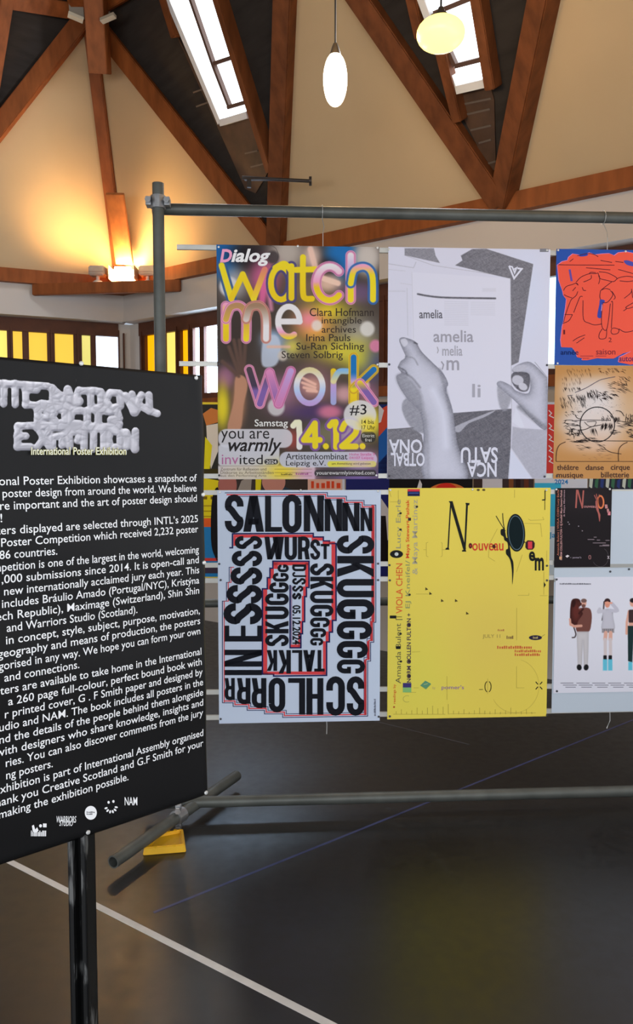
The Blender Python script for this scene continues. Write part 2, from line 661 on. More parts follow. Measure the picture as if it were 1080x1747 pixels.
class Paint:
    """soft artwork: a fine grid over the sheet whose vertices carry the ink colour"""
    def __init__(s, plane, u0, v0, u1, v1, ub, vb, nx, ny, ox, oy, k, base, lvl=0):
        s.nx, s.ny, s.lvl = nx, ny, lvl
        U, Vv = np.meshgrid(np.linspace(u0, u1, nx), np.linspace(v1, v0, ny))
        px, py = plane.proj(U, Vv)
        s.X, s.Y = (px - ox) * k, (py - oy) * k       # crop coordinates of every grid vertex
        s.U, s.V = U - ub, Vv - vb
        s.C = np.empty((ny, nx, 3))
        s.C[:] = base
        s.px = abs(s.X[0, 1] - s.X[0, 0])

    def mix(s, a, col):
        a = np.clip(a, 0, 1)[..., None]
        s.C = s.C * (1 - a) + np.asarray(col, float) * a

    def blob(s, cx, cy, rx, ry, col, a=1.0, p=2.0):
        d = ((s.X - cx) / rx) ** 2 + ((s.Y - cy) / ry) ** 2
        s.mix(a * np.exp(-(d ** (p / 2)) * 1.2), col)

    def sd_ell(s, cx, cy, rx, ry, rot=0.0):
        c, q = math.cos(rot), math.sin(rot)
        x = (s.X - cx) * c + (s.Y - cy) * q
        y = -(s.X - cx) * q + (s.Y - cy) * c
        return (np.sqrt((x / rx) ** 2 + (y / ry) ** 2) - 1) * min(rx, ry)

    def cov(s, sd, soft=None):
        return np.clip(0.5 - sd / (soft or s.px), 0, 1)

    def ell(s, cx, cy, rx, ry, col, a=1.0, rot=0.0, soft=None):
        s.mix(a * s.cov(s.sd_ell(cx, cy, rx, ry, rot), soft), col)

    def rect(s, x0, y0, x1, y1, col, a=1.0, soft=None, r=0):
        cx, cy, hx, hy = (x0 + x1) / 2, (y0 + y1) / 2, abs(x1 - x0) / 2 - r, abs(y1 - y0) / 2 - r
        dx, dy = np.abs(s.X - cx) - hx, np.abs(s.Y - cy) - hy
        sd = np.hypot(np.maximum(dx, 0), np.maximum(dy, 0)) + np.minimum(np.maximum(dx, dy), 0) - r
        s.mix(a * s.cov(sd, soft), col)

    def sd_line(s, P):
        P = np.array(P, float)
        d2 = np.full(s.X.shape, 1e12)
        for a, b in zip(P, P[1:]):
            v = b - a
            l2 = v.dot(v) + 1e-9
            t = np.clip(((s.X - a[0]) * v[0] + (s.Y - a[1]) * v[1]) / l2, 0, 1)
            d2 = np.minimum(d2, (s.X - a[0] - t * v[0]) ** 2 + (s.Y - a[1] - t * v[1]) ** 2)
        return np.sqrt(d2)

    def line(s, P, wd, col, a=1.0, smooth=0, soft=None, closed=False):
        if smooth:
            P = smooth_path(P, smooth, closed)
        P = np.array(P, float)
        if closed:
            P = np.vstack([P, P[:1]])
        s.mix(a * s.cov(s.sd_line(P) - wd / 2, soft), col)

    def sd_poly(s, P):
        P = np.array(P, float)
        ins = np.zeros(s.X.shape, bool)
        for a, b in zip(P, np.roll(P, -1, 0)):
            c = (a[1] > s.Y) != (b[1] > s.Y)
            with np.errstate(divide='ignore', invalid='ignore'):
                xi = (b[0] - a[0]) * (s.Y - a[1]) / (b[1] - a[1]) + a[0]
            ins ^= c & (s.X < xi)
        d = s.sd_line(np.vstack([P, P[:1]]))
        return np.where(ins, -d, d)

    def poly(s, P, col, a=1.0, smooth=0, soft=None, edge=None):
        """edge=(colour, depth, alpha) darkens the rim inside the shape"""
        if smooth:
            P = smooth_path(P, smooth, True)
        sd = s.sd_poly(P)
        s.mix(a * s.cov(sd, soft), col)
        if edge:
            s.mix(edge[2] * s.cov(sd) * np.exp(sd / edge[1]), edge[0])
        return sd

    def noise(s, scale, seed=0, stretch=(1, 1), ang=0.0):
        r = np.random.default_rng(seed)
        c, q = math.cos(ang), math.sin(ang)
        x = ((s.X * c + s.Y * q) / (scale * stretch[0]))
        y = ((-s.X * q + s.Y * c) / (scale * stretch[1]))
        G = r.random((256, 256))
        xi, yi = np.floor(x).astype(int), np.floor(y).astype(int)
        fx, fy = x - xi, y - yi
        fx, fy = fx * fx * (3 - 2 * fx), fy * fy * (3 - 2 * fy)
        g = lambda i, j: G[(yi + j) % 256, (xi + i) % 256]
        return (g(0, 0) * (1 - fx) + g(1, 0) * fx) * (1 - fy) + (g(0, 1) * (1 - fx) + g(1, 1) * fx) * fy

    def mesh(s, name, parent, m, warp=None):
        nx, ny = s.nx, s.ny
        w = 0.0006 + s.lvl * 0.0003
        co = np.stack([s.U, np.full_like(s.U, -w), s.V], -1).reshape(-1, 3)
        if warp:
            co = np.array([warp(p) for p in co])
        i = np.arange(nx * ny).reshape(ny, nx)
        fs = np.stack([i[:-1, :-1], i[1:, :-1], i[1:, 1:], i[:-1, 1:]], -1).reshape(-1, 4)
        me = bpy.data.meshes.new(name)
        me.vertices.add(len(co))
        me.vertices.foreach_set('co', co.astype(np.float32).ravel())
        me.loops.add(fs.size)
        me.loops.foreach_set('vertex_index', fs.astype(np.int32).ravel())
        me.polygons.add(len(fs))
        me.polygons.foreach_set('loop_start', np.arange(0, fs.size, 4, dtype=np.int32))
        me.polygons.foreach_set('loop_total', np.full(len(fs), 4, dtype=np.int32))
        me.update(calc_edges=True)
        me.validate()
        at = me.color_attributes.new('ink', 'FLOAT_COLOR', 'POINT')
        rgb = pr(np.clip(s.C, 0, 255).reshape(-1, 3))
        at.data.foreach_set('color', np.column_stack([rgb, np.ones(len(rgb))]).astype(np.float32).ravel())
        me.materials.append(m)
        return link(name, me, parent)


PIN_MESH = {}


def pin(parent, u, v, m=None, w=0.0):
    m = m or M_PIN
    if m.name not in PIN_MESH:
        bm = bmesh.new()
        rot = Matrix.Rotation(PI / 2, 3, 'X')
        lathe(bm, [(0.0048, 0), (0.0048, 0.0014), (0.0034, 0.003), (0, 0.0036)], (0, 0, 0), 12, rot)
        bmesh.ops.recalc_face_normals(bm, faces=bm.faces)
        me = bpy.data.meshes.new('pin')
        bm.to_mesh(me)
        bm.free()
        me.materials.append(m)
        PIN_MESH[m.name] = me
    return link('pin', PIN_MESH[m.name], parent, (u, -0.0012 - w, v))


class Sheet:
    """a poster: an Empty at its lower edge, a sheet with thickness, and its printed artwork"""
    def __init__(s, name, label, cat, plane, x0, y0, x1, y1, paper, group=None, width=None, rough=0.55, th=0.0008):
        s.pl = plane
        ym = (y0 + y1) / 2
        s.u0, _ = plane.loc(x0, ym)
        s.u1 = s.u0 + width if width else plane.loc(x1, ym)[0]
        xm = (x0 + (x1 if not width else x0)) / 2
        s.v1 = float(plane.loc(xm, y0)[1])
        s.v0 = float(plane.loc(xm, y1)[1])
        s.u0, s.u1 = float(s.u0), float(s.u1)
        s.ub, s.vb = (s.u0 + s.u1) / 2, s.v0
        s.root = empty(name, plane.pt(s.ub, s.vb), plane.yaw)
        tag(s.root, label, cat, group)
        s.w, s.h = s.u1 - s.u0, s.v1 - s.v0
        bm = bmesh.new()
        box(bm, (0, th / 2, s.h / 2), (s.w, th, s.h))
        s.sheet = build('sheet', bm, mat('paper_%d_%d_%d' % tuple(paper), tuple(pr(paper)), rough, spec=0.3, noise=(2.0, 0.02)), s.root)

    def art(s, ox=0, oy=0, k=1.0):
        return Art(s.pl, s.ub, s.vb, ox, oy, k)

    def paint(s, ox, oy, k, base, cell=0.0026):
        return Paint(s.pl, s.u0, s.v0, s.u1, s.v1, s.ub, s.vb, int(s.w / cell) + 2, int(s.h / cell) + 2, ox, oy, k, base)

    def pins(s, pts, m=None):
        for x, y in pts:
            u, v = s.pl.loc(x, y)
            pin(s.root, float(u) - s.ub, float(v) - s.vb, m)


INK = print_mat('printed_ink', 0.55, 0.12)

# ------------------------------------------------------------------ the hall
ZR, ZU, ZW0, ZW1 = 3.38, 2.985, 2.16, 2.92          # ring beam, upper wall foot, window band
UP = Vector((0, 0, 1))


def on_wall(k, t, z=0.0, out=0.0):
    a, b = V[k % 6], V[(k + 1) % 6]
    d = (b - a).normalized()
    n = (((a + b) / 2) - HC).normalized()
    return a + d * t + n * out + UP * z


def wall_box(bm, k, t0, t1, z0, z1, o0, o1, mi=0):
    c = [on_wall(k, t, z, o) for t in (t0, t1) for z in (z0, z1) for o in (o0, o1)]
    vs = [bm.verts.new(p) for p in c]
    for f in ((0, 1, 3, 2), (4, 6, 7, 5), (0, 4, 5, 1), (2, 3, 7, 6), (0, 2, 6, 4), (1, 5, 7, 3)):
        bm.faces.new([vs[i] for i in f]).material_index = mi


bm = bmesh.new()
fl = [p + (p - HC).normalized() * 0.4 for p in V]
slab(bm, fl, 0.12, inward=(0, 0, 3))
mf = bpy.data.materials.new('dance_floor_vinyl')
mf.use_nodes = True
nt = mf.node_tree
b = nt.nodes['Principled BSDF']
tc = nt.nodes.new('ShaderNodeTexCoord')
n1 = nt.nodes.new('ShaderNodeTexNoise'); n1.inputs['Scale'].default_value = 1.6; n1.inputs['Detail'].default_value = 7
n2 = nt.nodes.new('ShaderNodeTexNoise'); n2.inputs['Scale'].default_value = 22; n2.inputs['Detail'].default_value = 5
nt.links.new(tc.outputs['Object'], n1.inputs['Vector']); nt.links.new(tc.outputs['Object'], n2.inputs['Vector'])
cr = nt.nodes.new('ShaderNodeValToRGB')
cr.color_ramp.elements[0].position = 0.3; cr.color_ramp.elements[0].color = (0.008, 0.0075, 0.007, 1)
cr.color_ramp.elements[1].position = 0.75; cr.color_ramp.elements[1].color = (0.018, 0.017, 0.0155, 1)
nt.links.new(n1.outputs['Fac'], cr.inputs[0]); nt.links.new(cr.outputs[0], b.inputs['Base Color'])
mr = nt.nodes.new('ShaderNodeMapRange')
mr.inputs[1].default_value = 0.3; mr.inputs[2].default_value = 0.7; mr.inputs[3].default_value = 0.31; mr.inputs[4].default_value = 0.41
nt.links.new(n2.outputs['Fac'], mr.inputs[0]); nt.links.new(mr.outputs[0], b.inputs['Roughness'])
b.inputs['Specular IOR Level'].default_value = 0.62
bp = nt.nodes.new('ShaderNodeBump'); bp.inputs['Strength'].default_value = 0.06; bp.inputs['Distance'].default_value = 0.01
nt.links.new(n1.outputs['Fac'], bp.inputs['Height']); nt.links.new(bp.outputs[0], b.inputs['Normal'])
tag(build('floor', bm, mf), None, kind='structure')

# walls: the two in view are built with their recessed window bands, the others plain
names = {0: 'right', 1: 'side', 2: 'behind', 3: 'back', 4: 'rear', 5: 'left'}
SIDE = HR
for k in range(6):
    bm = bmesh.new()
    if k in (0, 5):
        wall_box(bm, k, -0.1, SIDE + 0.1, 0, ZW0 - 0.04, 0.0, 0.30)
        wall_box(bm, k, -0.03, SIDE + 0.03, ZU, ZR + 0.06, 0.0, 0.34)                 # upper wall, overhanging the windows
        e0, e1 = (0.06, SIDE - 0.3) if k == 0 else (0.3, SIDE - 0.03)
        wall_box(bm, k, -0.1, e0, ZW0 - 0.04, ZU, 0.16, 0.30)
        wall_box(bm, k, e1, SIDE + 0.1, ZW0 - 0.04, ZU, 0.16, 0.30)
    else:
        wall_box(bm, k, -0.1, SIDE + 0.1, 0, ZR + 0.06, 0.0, 0.25)
    tag(build('wall_' + names[k], bm, M_WALL), None, kind='structure')


def pane_mat(nm, srgb, s):
    c = lin(srgb)
    return mat('stained_glass_' + nm, tuple(c * 0.4), 0.2, emit=tuple(c), estr=s, noise=None)


PANE = {
    'amber': pane_mat('amber', (255, 178, 10), 1.15),
    'yellow': pane_mat('yellow', (246, 200, 72), 1.0),
    'lemon': pane_mat('lemon', (250, 224, 110), 1.1),
    'green': pane_mat('green', (226, 216, 120), 1.0),
    'white': pane_mat('white', (196, 224, 255), 19.0),
    'cyan': pane_mat('cyan', (196, 236, 252), 3.5),
    'pale': pane_mat('pale', (214, 234, 255), 3.0),
}


def window_band(num, k, t0, t1, panes, label):
    """panes: (t from the far corner, t, colour) along wall k"""
    T = (lambda t: t) if k == 0 else (lambda t: SIDE - t)
    root = empty('window_%d' % num, on_wall(k, T((t0 + t1) / 2), ZW0, 0.18))
    tag(root, label, None, kind='structure')
    inv = Matrix.Translation(-root.location)

    def bx(bm, a, b, z0, z1, o0, o1):
        wall_box(bm, k, min(T(a), T(b)), max(T(a), T(b)), z0, z1, o0, o1)

    bm = bmesh.new()
    bx(bm, t0, t1, ZW1 - 0.07, ZU - 0.002, 0.14, 0.24)
    bx(bm, t0, t1, ZW0 - 0.02, ZW0 + 0.05, 0.14, 0.24)
    prev = t0
    for a, b_, c in panes:
        bx(bm, prev, a, ZW0, ZW1, 0.15, 0.23)
        prev = b_
    bx(bm, prev, t1, ZW0, ZW1, 0.15, 0.23)
    # thin casement rims standing a little proud
    for i, (a, b_, c) in enumerate(panes):
        if i % 3 != 1:
            bx(bm, a - 0.05, a - 0.035, ZW0 + 0.03, ZW1 - 0.03, 0.13, 0.16)
    bm.transform(inv)
    build('window_frame', bm, M_FRAME, root)
    for a, b_, c in panes:
        bm = bmesh.new()
        bx(bm, a - 0.005, b_ + 0.005, ZW0 + 0.03, ZW1 - 0.05, 0.19, 0.20)
        bm.transform(inv)
        o = build('glass_pane', bm, PANE[c], root)
        o['label'] = c + ' stained glass pane' if c not in ('white', 'cyan', 'pale') else 'clear pane bright with daylight'
    bm = bmesh.new()
    bx(bm, t0 - 0.02, t1 + 0.02, ZW0 - 0.10, ZW0 - 0.02, -0.03, 0.22)
    bm.transform(inv)
    build('window_sill', bm, M_TIMBER, root)
    return root


def t_on(k, px, py):
    """distance from the far corner, along wall k's glass line, where a sight line meets it"""
    n = (((V[k] + V[(k + 1) % 6]) / 2) - HC).normalized()
    p = at_plane(px, py, on_wall(k, 0, 2.5, 0.19), n)
    return abs((p - on_wall(k, 0 if k == 0 else SIDE, p.z, 0.19)).dot((V[(k + 1) % 6] - V[k]).normalized()))


pl = []
for a, b_, c in ((203, 163, 'pale'), (154, 139, 'green'), (125, 93, 'yellow'), (80, 49, 'yellow'), (38, 22, 'yellow'), (12, -22, 'lemon')):
    pl.append((t_on(5, a, 590), t_on(5, b_, 590), c))
e = pl[-1][1]
for wd_, c in ((0.16, 'yellow'), (0.34, 'amber'), (0.34, 'yellow'), (0.16, 'green'), (0.36, 'white'), (0.34, 'yellow')):
    pl.append((e + 0.12, e + 0.12 + wd_, c)); e += 0.12 + wd_
window_band(1, 5, t_on(5, 212, 590), e + 0.12, pl, 'stained glass window band in the left wall')
prr = []
for a, b_, c in ((252, 271, 'amber'), (285, 305, 'lemon'), (312.5, 328.5, 'amber'), (334, 345, 'white'), (353, 377, 'white')):
    prr.append((t_on(0, a, 590), t_on(0, b_, 590), c))
e = prr[-1][1]
pat = ((0.3, 'white'), (0.3, 'white'), (0.3, 'yellow'), (0.34, 'amber'), (0.34, 'lemon'), (0.34, 'yellow'), (0.16, 'amber'))
i = 0
g0, g1 = t_on(0, 933, 520), t_on(0, 958, 520)
while e + 0.12 + pat[i % len(pat)][0] < g0 - 0.05:
    a, b_ = e + 0.12, e + 0.12 + pat[i % len(pat)][0]
    if b_ > t_on(0, 640, 560) and a < t_on(0, 666, 560):
        a = t_on(0, 668, 560)
        b_ = a + 0.3
    prr.append((a, b_, pat[i % len(pat)][1])); e = prr[-1][1]; i += 1
prr.append((g0, g1, 'cyan'))
h0 = t_on(0, 1072, 420)
prr.append((h0, h0 + 0.3, 'pale'))
prr.append((h0 - .42, h0 - 0.12, 'pale'))
prr.sort()
window_band(2, 0, t_on(0, 243, 590), SIDE - 0.3, prr, 'stained glass window band in the right wall')

# --- roof: white plaster gables and dark board coffers between glulam ribs
def U_corner(k, s, z):
    return V[k] + (HC - V[k]).normalized() * s + UP * z


def U_mid(k, m, z):
    a = (V[k] + V[(k + 1) % 6]) / 2
    return a + (HC - a).normalized() * m + UP * z


UC = {0: U_corner(0, 0.72, 5.68), 1: U_corner(1, 1.75, 5.35)}
UM = {0: U_mid(0, 1.10, 5.32)}
for k in range(6):
    UC.setdefault(k, U_corner(k, 1.0, 5.5))
    UM.setdefault(k, U_mid(k, 1.1, 5.3))
RA = {k: on_wall(k, SIDE / 3, ZR) for k in range(6)}
RB = {k: on_wall(k, SIDE * 2 / 3, ZR) for k in range(6)}
VZ = {k: V[k] + UP * ZR for k in range(6)}
INSIDE = HC + UP * 2.5
bw, bc = bmesh.new(), bmesh.new()
for k in range(6):
    kn = (k + 1) % 6
    slab(bw, [VZ[k], RA[k], UC[k]], 0.05, inward=INSIDE)
    slab(bw, [RB[k], VZ[kn], UC[kn]], 0.05, inward=INSIDE)
    slab(bw, [RA[k], RB[k], UM[k]], 0.05, inward=INSIDE)
    slab(bc, [UC[k], RA[k], UM[k]], 0.05, inward=INSIDE)
    slab(bc, [UM[k], RB[k], UC[kn]], 0.05, inward=INSIDE)
APEX = HC + UP * 7.2
ring = []
for k in range(6):
    ring += [UC[k], UM[k]]
for a, b_ in zip(ring, ring[1:] + ring[:1]):
    slab(bc, [a, b_, APEX], 0.05, inward=INSIDE)
tag(build('wall_gables', bw, M_PLASTER), None, kind='structure')
tag(build('ceiling', bc, M_BOARD), None, kind='structure')

ntrim = [0]


def trim(bm, m=M_TIMBER):
    ntrim[0] += 1
    return tag(build('trim_%d' % ntrim[0], bm, m), None, kind='structure')


def rib(p, q, wd=0.15, ht=0.16, out=0.02, m=M_TIMBER):
    bm = bmesh.new()
    p, q = Vector(p), Vector(q)
    mid = (p + q) / 2
    up = (INSIDE - mid)
    up = (up - up.project(q - p)).normalized()
    beam(bm, p + up * out, q + up * out, wd, ht, up, bev=0.008)
    return trim(bm, m)


for k in range(6):
    kn = (k + 1) % 6
    if k in (0, 5, 4, 1):
        mt = M_TIMBER if k in (5, 4) else M_RIB
        rib(UC[k], RA[k]); rib(RA[k], UM[k], m=mt); rib(UM[k], RB[k], m=mt); rib(RB[k], UC[kn], m=mt)
        rib(UC[k], UM[k], 0.13, 0.18); rib(UM[k], UC[kn], 0.13, 0.18)
        # ring beam along the foot of the gables
        bm = bmesh.new()
        wall_box(bm, k, 0.05, SIDE - 0.05, ZR - 0.09, ZR + 0.04, -0.07, 0.02)
        trim(bm)
rib(VZ[0], UC[0], 0.12, 0.12)
# ridge beams running on from the gable head to the roof apex
rib(UC[0] + UP * 0.02, APEX, 0.18, 0.26)
for k in (5, 1):
    rib(UC[k], APEX, 0.18, 0.26)
rib(UM[0], APEX, 0.16, 0.24)
rib(UM[5], APEX, 0.16, 0.24)

# squared head post hanging at the gable peak, with pale cheek plates and steel brackets beside it
bm = bmesh.new()
beam(bm, at_depth(171, 126, 7.35), at_depth(161, -40, 7.05), 0.165, 0.18, (0, -1, 0), bev=0.006)
trim(bm, M_TIMBER)
bm = bmesh.new()
for x in (130, 184):
    beam(bm, at_depth(x + 2, 32, 7.42), at_depth(x - 2, -30, 7.30), 0.13, 0.03, (0, -1, 0))
trim(bm, mat('cheek_plate', (0.30, 0.27, 0.22), 0.7))
bm = bmesh.new()
for a_, b_ in (((173, 36), (196, 26)), ((142, 35), (116, 24))):
    beam(bm, at_depth(*a_, 7.10), at_depth(*b_, 7.05), 0.03, 0.045, (0, -1, 0.3))
trim(bm, mat('pale_bracket', (0.5, 0.44, 0.33), 0.5))
c5 = (UM[5], RB[5], UC[0])
n5 = (c5[1] - c5[0]).cross(c5[2] - c5[0]).normalized()
if n5.dot(INSIDE - c5[0]) < 0:
    n5 = -n5
bm = bmesh.new()
beam(bm, at_plane(26, -100, c5[0] + n5 * 0.06, n5), at_plane(-44, 338, c5[0] + n5 * 0.06, n5), 0.11, 0.12, n5, bev=0.006)
trim(bm, M_TIMBER)

# ------------------------------------------------------------------ roof lights in the two board coffers
M_REVEAL = mat('white_reveal', (0.80, 0.80, 0.80), 0.6)
M_SKY = mat('roof_light_glass', (0.6, 0.7, 0.8), 0.1, emit=(0.90, 0.95, 1.0), estr=3.2)


def coffer_plane(a, b_, c):
    n = (b_ - a).cross(c - a).normalized()
    if n.dot(INSIDE - a) < 0:
        n = -n
    return a, n


def skylight(num, pl_, quad, bars, label, trims):
    """quad: outline of the lit opening in the photograph (upper left, upper right, lower right, lower left)"""
    p0, n = pl_
    P = [at_plane(x, y, p0 + n * 0.02, n) for x, y in quad]
    c = sum(P, Vector()) / 4
    root = empty('window_%d' % num, c)
    tag(root, label, None, kind='structure')
    inv = Matrix.Translation(-c)
    bm = bmesh.new()
    slab(bm, P, 0.012, inward=c - n)
    bm.transform(inv)
    build('glass_pane', bm, M_SKY, root)
    # white lining on the left and lower sides and the dark bars of the sash
    bm = bmesh.new()
    for i, j, wd_ in ((3, 0, 0.05), (2, 3, 0.05)):
        beam(bm, P[i] + n * 0.03, P[j] + n * 0.03, wd_, 0.07, n)
    bm.transform(inv)
    build('lining', bm, M_REVEAL, root)
    bm = bmesh.new()
    for (xa, ya), (xb, yb) in bars:
        beam(bm, at_plane(xa, ya, p0 + n * 0.05, n), at_plane(xb, yb, p0 + n * 0.05, n), 0.028, 0.04, n)
    bm.transform(inv)
    build('sash_bar', bm, mat('sash_bar', (0.10, 0.05, 0.035), 0.5), root)
    for (xa, ya), (xb, yb) in trims:
        bm = bmesh.new()
        a, b_ = at_plane(xa, ya, p0 + n * 0.05, n), at_plane(xb, yb, p0 + n * 0.05, n)
        beam(bm, a, b_, 0.075, 0.11, n, bev=0.006)
        trim(bm, M_RIB)
    return c, n


c1, nn1 = skylight(3, coffer_plane(UC[0], RA[0], UM[0]), ((288, -20), (360, -20), (431, 194), (384, 208)),
                   [((322, -15), (366, 113)), ((366, 113), (393, 183)), ((367, 108), (400, 97)), ((390, 183), (424, 173))],
                   'long bright roof light in the left dark ceiling coffer', [((369, -25), (466, 292)), ((252, -108), (304, 62))])
c2, nn2 = skylight(4, coffer_plane(UM[0], RB[0], UC[1]), ((724, -12), (812, -12), (834, 138), (783, 150)),
                   [((738, 24), (778, 112)), ((778, 112), (833, 98)), ((742, 22), (806, -4))],
                   'short bright roof light in the right dark ceiling coffer', [((815, -20), (842, 150)), ((706, -10), (722, 62)), ((757, 85), (786, 205))])
for c_, n_, e_ in ((c1, nn1, 38), (c2, nn2, 26)):
    light('roof_light_daylight', 'AREA', c_ + n_ * 0.14, e_, COOL, target=c_ + n_ * 2, shape='RECTANGLE', size=0.5, size_y=0.5)

# stained boards lining the coffers beside and below the roof lights, with their joints
M_CB = mat('coffer_boards', (0.075, 0.038, 0.020), 0.6, noise=(6, 0.45))
M_CJ = mat('coffer_joint', (0.13, 0.10, 0.08), 0.6)
for tri, outl, joints in (((UC[0], RA[0], UM[0]), ((300, 58), (384, 209), (432, 196), (462, 286), (436, 330), (418, 322)),
                           [((330, 158), (352, 150)), ((335, 182), (362, 172)), ((418, 262), (440, 257)), ((428, 285), (452, 279))]),
                          ((UM[0], RB[0], UC[1]), ((783, 151), (834, 139), (843, 170), (846, 288), (836, 296), (808, 236), (790, 200)),
                           [((790, 178), (838, 168)), ((793, 196), (836, 186)), ((803, 222), (838, 214)), ((817, 244), (838, 238)), ((833, 279), (846, 275))])):
    p0, n_ = coffer_plane(*tri)
    bm = bmesh.new()
    Q = [at_plane(x, y, p0 + n_ * 0.012, n_) for x, y in outl]
    slab(bm, Q, 0.01, inward=INSIDE)
    trim(bm, M_CB)
    bm = bmesh.new()
    for (xa, ya), (xb, yb) in joints:
        beam(bm, at_plane(xa, ya, p0 + n_ * 0.014, n_), at_plane(xb, yb, p0 + n_ * 0.014, n_), 0.012, 0.008, n_)
    trim(bm, M_CJ)

# ------------------------------------------------------------------ corner shelf with its lamps, and the planks on the corner post
bm = bmesh.new()
sa, sb = on_wall(5, SIDE - 0.88, ZR, -0.02), on_wall(0, 0.88, ZR, -0.02)
slab(bm, [VZ[0] + UP * -0.09, sa + UP * -0.09, sb + UP * -0.09], 0.04, inward=VZ[0] + UP * 3)
beam(bm, sa + UP * -0.145, sb + UP * -0.145, 0.05, 0.11, UP, bev=0.006)
tag(build('lamp_shelf', bm, M_TIMBER), 'orange timber shelf across the corner below the glowing lamp', 'shelf')
bm = bmesh.new()
beam(bm, at_depth(213, 450, 8.02), at_depth(196, 330, 7.60), 0.17, 0.05, (0, -1, 0), bev=0.005)
tag(build('post_plank', bm, mat('orange_plank', (0.42, 0.13, 0.03), 0.45, noise=(5, 0.25, (3, 3, .6)))),
    'upright orange plank on the corner post above the glowing lamp', 'plank')

lc = at_depth(210, 463, 7.97)
lc.z = ZR - 0.09 + 0.03 + 0.075
lamp = empty('corner_lamp', lc + UP * -0.075)
tag(lamp, 'glowing warm floodlight on the middle of the corner shelf', 'lamp')
bm = bmesh.new()
vs = box(bm, (0, 0, 0.075), (0.235, 0.13, 0.125))
bmesh.ops.bevel(bm, geom=list(bm.edges), offset=0.04, segments=4, affect='EDGES')
build('lamp_glass', bm, mat('warm_lamp_glass', (1, .9, .7), 0.3, emit=(1.0, 0.66, 0.27), estr=210.0), lamp, smooth=True)
bm = bmesh.new()
box(bm, (0, 0.085, 0.075), (0.26, 0.05, 0.12))
for sx in (-1, 1):
    box(bm, (sx * 0.126, 0.0, 0.075), (0.006, 0.16, 0.13))  # side baffles added to keep the lamp's glow off the gables
box(bm, (0, 0.04, -0.008), (0.05, 0.06, 0.044))
build('lamp_housing', bm, mat('lamp_housing', (0.35, 0.30, 0.24), 0.5), lamp)
WARM = (1.0, 0.60, 0.24)
light('corner_lamp_light', 'POINT', lc + Vector((0.0, -0.12, 0.06)), 4, WARM, shadow_soft_size=0.08)
for nm, px, tgt, e_, lab in (('spotlight', 167, (118, 372), 30, 'small grey spotlight left of the glowing corner lamp'),
                             ('spotlight', 252, (288, 392), 26, 'small grey spotlight right of the glowing corner lamp')):
    q = at_depth(px, 465, 7.97)
    r0 = empty(nm, Vector((q.x, q.y, ZR - 0.077)))
    tag(r0, lab, 'spotlight', 'spotlights on the corner shelf')
    sgn = -1 if px < 210 else 1
    bm = bmesh.new()
    box(bm, (0, 0, 0.115), (0.16, 0.12, 0.095))
    bmesh.ops.bevel(bm, geom=list(bm.edges), offset=0.012, segments=2, affect='EDGES')
    box(bm, (sgn * -0.0, -0.064, 0.125), (0.145, 0.01, 0.045))
    build('lamp_head', bm, mat('spotlight_grey', (0.36, 0.32, 0.27), 0.5, noise=(14, .15)), r0)
    bm = bmesh.new()
    tube(bm, [(0, 0, 0.0), (0, 0, 0.07)], 0.018)
    lathe(bm, [(0.05, -0.012), (0.05, 0.012), (0.03, 0.028), (0, 0.03)], (0, 0, 0), 18)
    build('swivel_base', bm, mat('spotlight_base', (0.55, 0.52, 0.48), 0.45), r0)
    k_ = 5 if px < 210 else 0
    tri = (RB[5], VZ[0], UC[0]) if k_ == 5 else (VZ[0], RA[0], UC[0])
    p0, n_ = coffer_plane(*tri)
    T_ = at_plane(*tgt, p0, n_)
    light('spotlight_beam', 'SPOT', T_ + n_ * 0.5 + UP * -0.28, e_, WARM, target=T_,
          spot_size=math.radians(105), spot_blend=1.0, shadow_soft_size=0.06)

# fixing bracket with a rod that reaches past the coffer rib
bm = bmesh.new()
rp = [at_depth(x, y, 6.25) for x, y in ((413, 303), (470, 306), (530, 309))]
tube(bm, [rp[0], rp[1], rp[2]], 0.013, 10)
tube(bm, [rp[2] + Vector((-0.012, 0, 0)), rp[2] + Vector((0.008, 0, 0))], 0.034, 14)
box(bm, at_depth(425, 312, 6.25), (0.03, 0.03, 0.07))
box(bm, at_depth(446, 306, 6.25), (0.26, 0.04, 0.012))
tag(build('rod_bracket', bm, mat('dark_iron', (0.03, 0.022, 0.018), 0.5, metal=0.4)),
    'dark iron rod with an end disc fixed across the tall brown rib', 'bracket')

# pendant lamps
def pendant(name, label, px, py, Y, rw, rh, gl, ztop, axis=None):
    c = at_depth(px, py, Y)
    r0 = empty(name, c + UP * -rh)
    tag(r0, label, 'lamp', 'pendant lamps')
    bm = bmesh.new()
    prof = [(0, 0)] + [(rw * math.sin(PI * k / 14) ** 0.85, rh - rh * math.cos(PI * k / 14)) for k in range(1, 14)] + [(0, 2 * rh)]
    lathe(bm, prof, (0, 0, 0), 28)
    build('lamp_globe', bm, gl, r0, smooth=True)
    bm = bmesh.new()
    lathe(bm, [(0.0, 2 * rh + .05), (0.012, 2 * rh + .05), (0.02, 2 * rh + .03), (rw * .45, 2 * rh - 0.004), (rw * .5, 2 * rh - 0.02), (0, 2 * rh - 0.02)], (0, 0, 0), 20)
    build('lamp_cap', bm, mat('lamp_cap', (0.12, 0.10, 0.08), 0.4, metal=0.5), r0, smooth=True)
    bm = bmesh.new()
    tube(bm, [(0, 0, 2 * rh + 0.03), (0, 0, ztop - r0.location.z)], 0.005, 8)
    build('cord', bm, M_BLACK, r0)
    return c


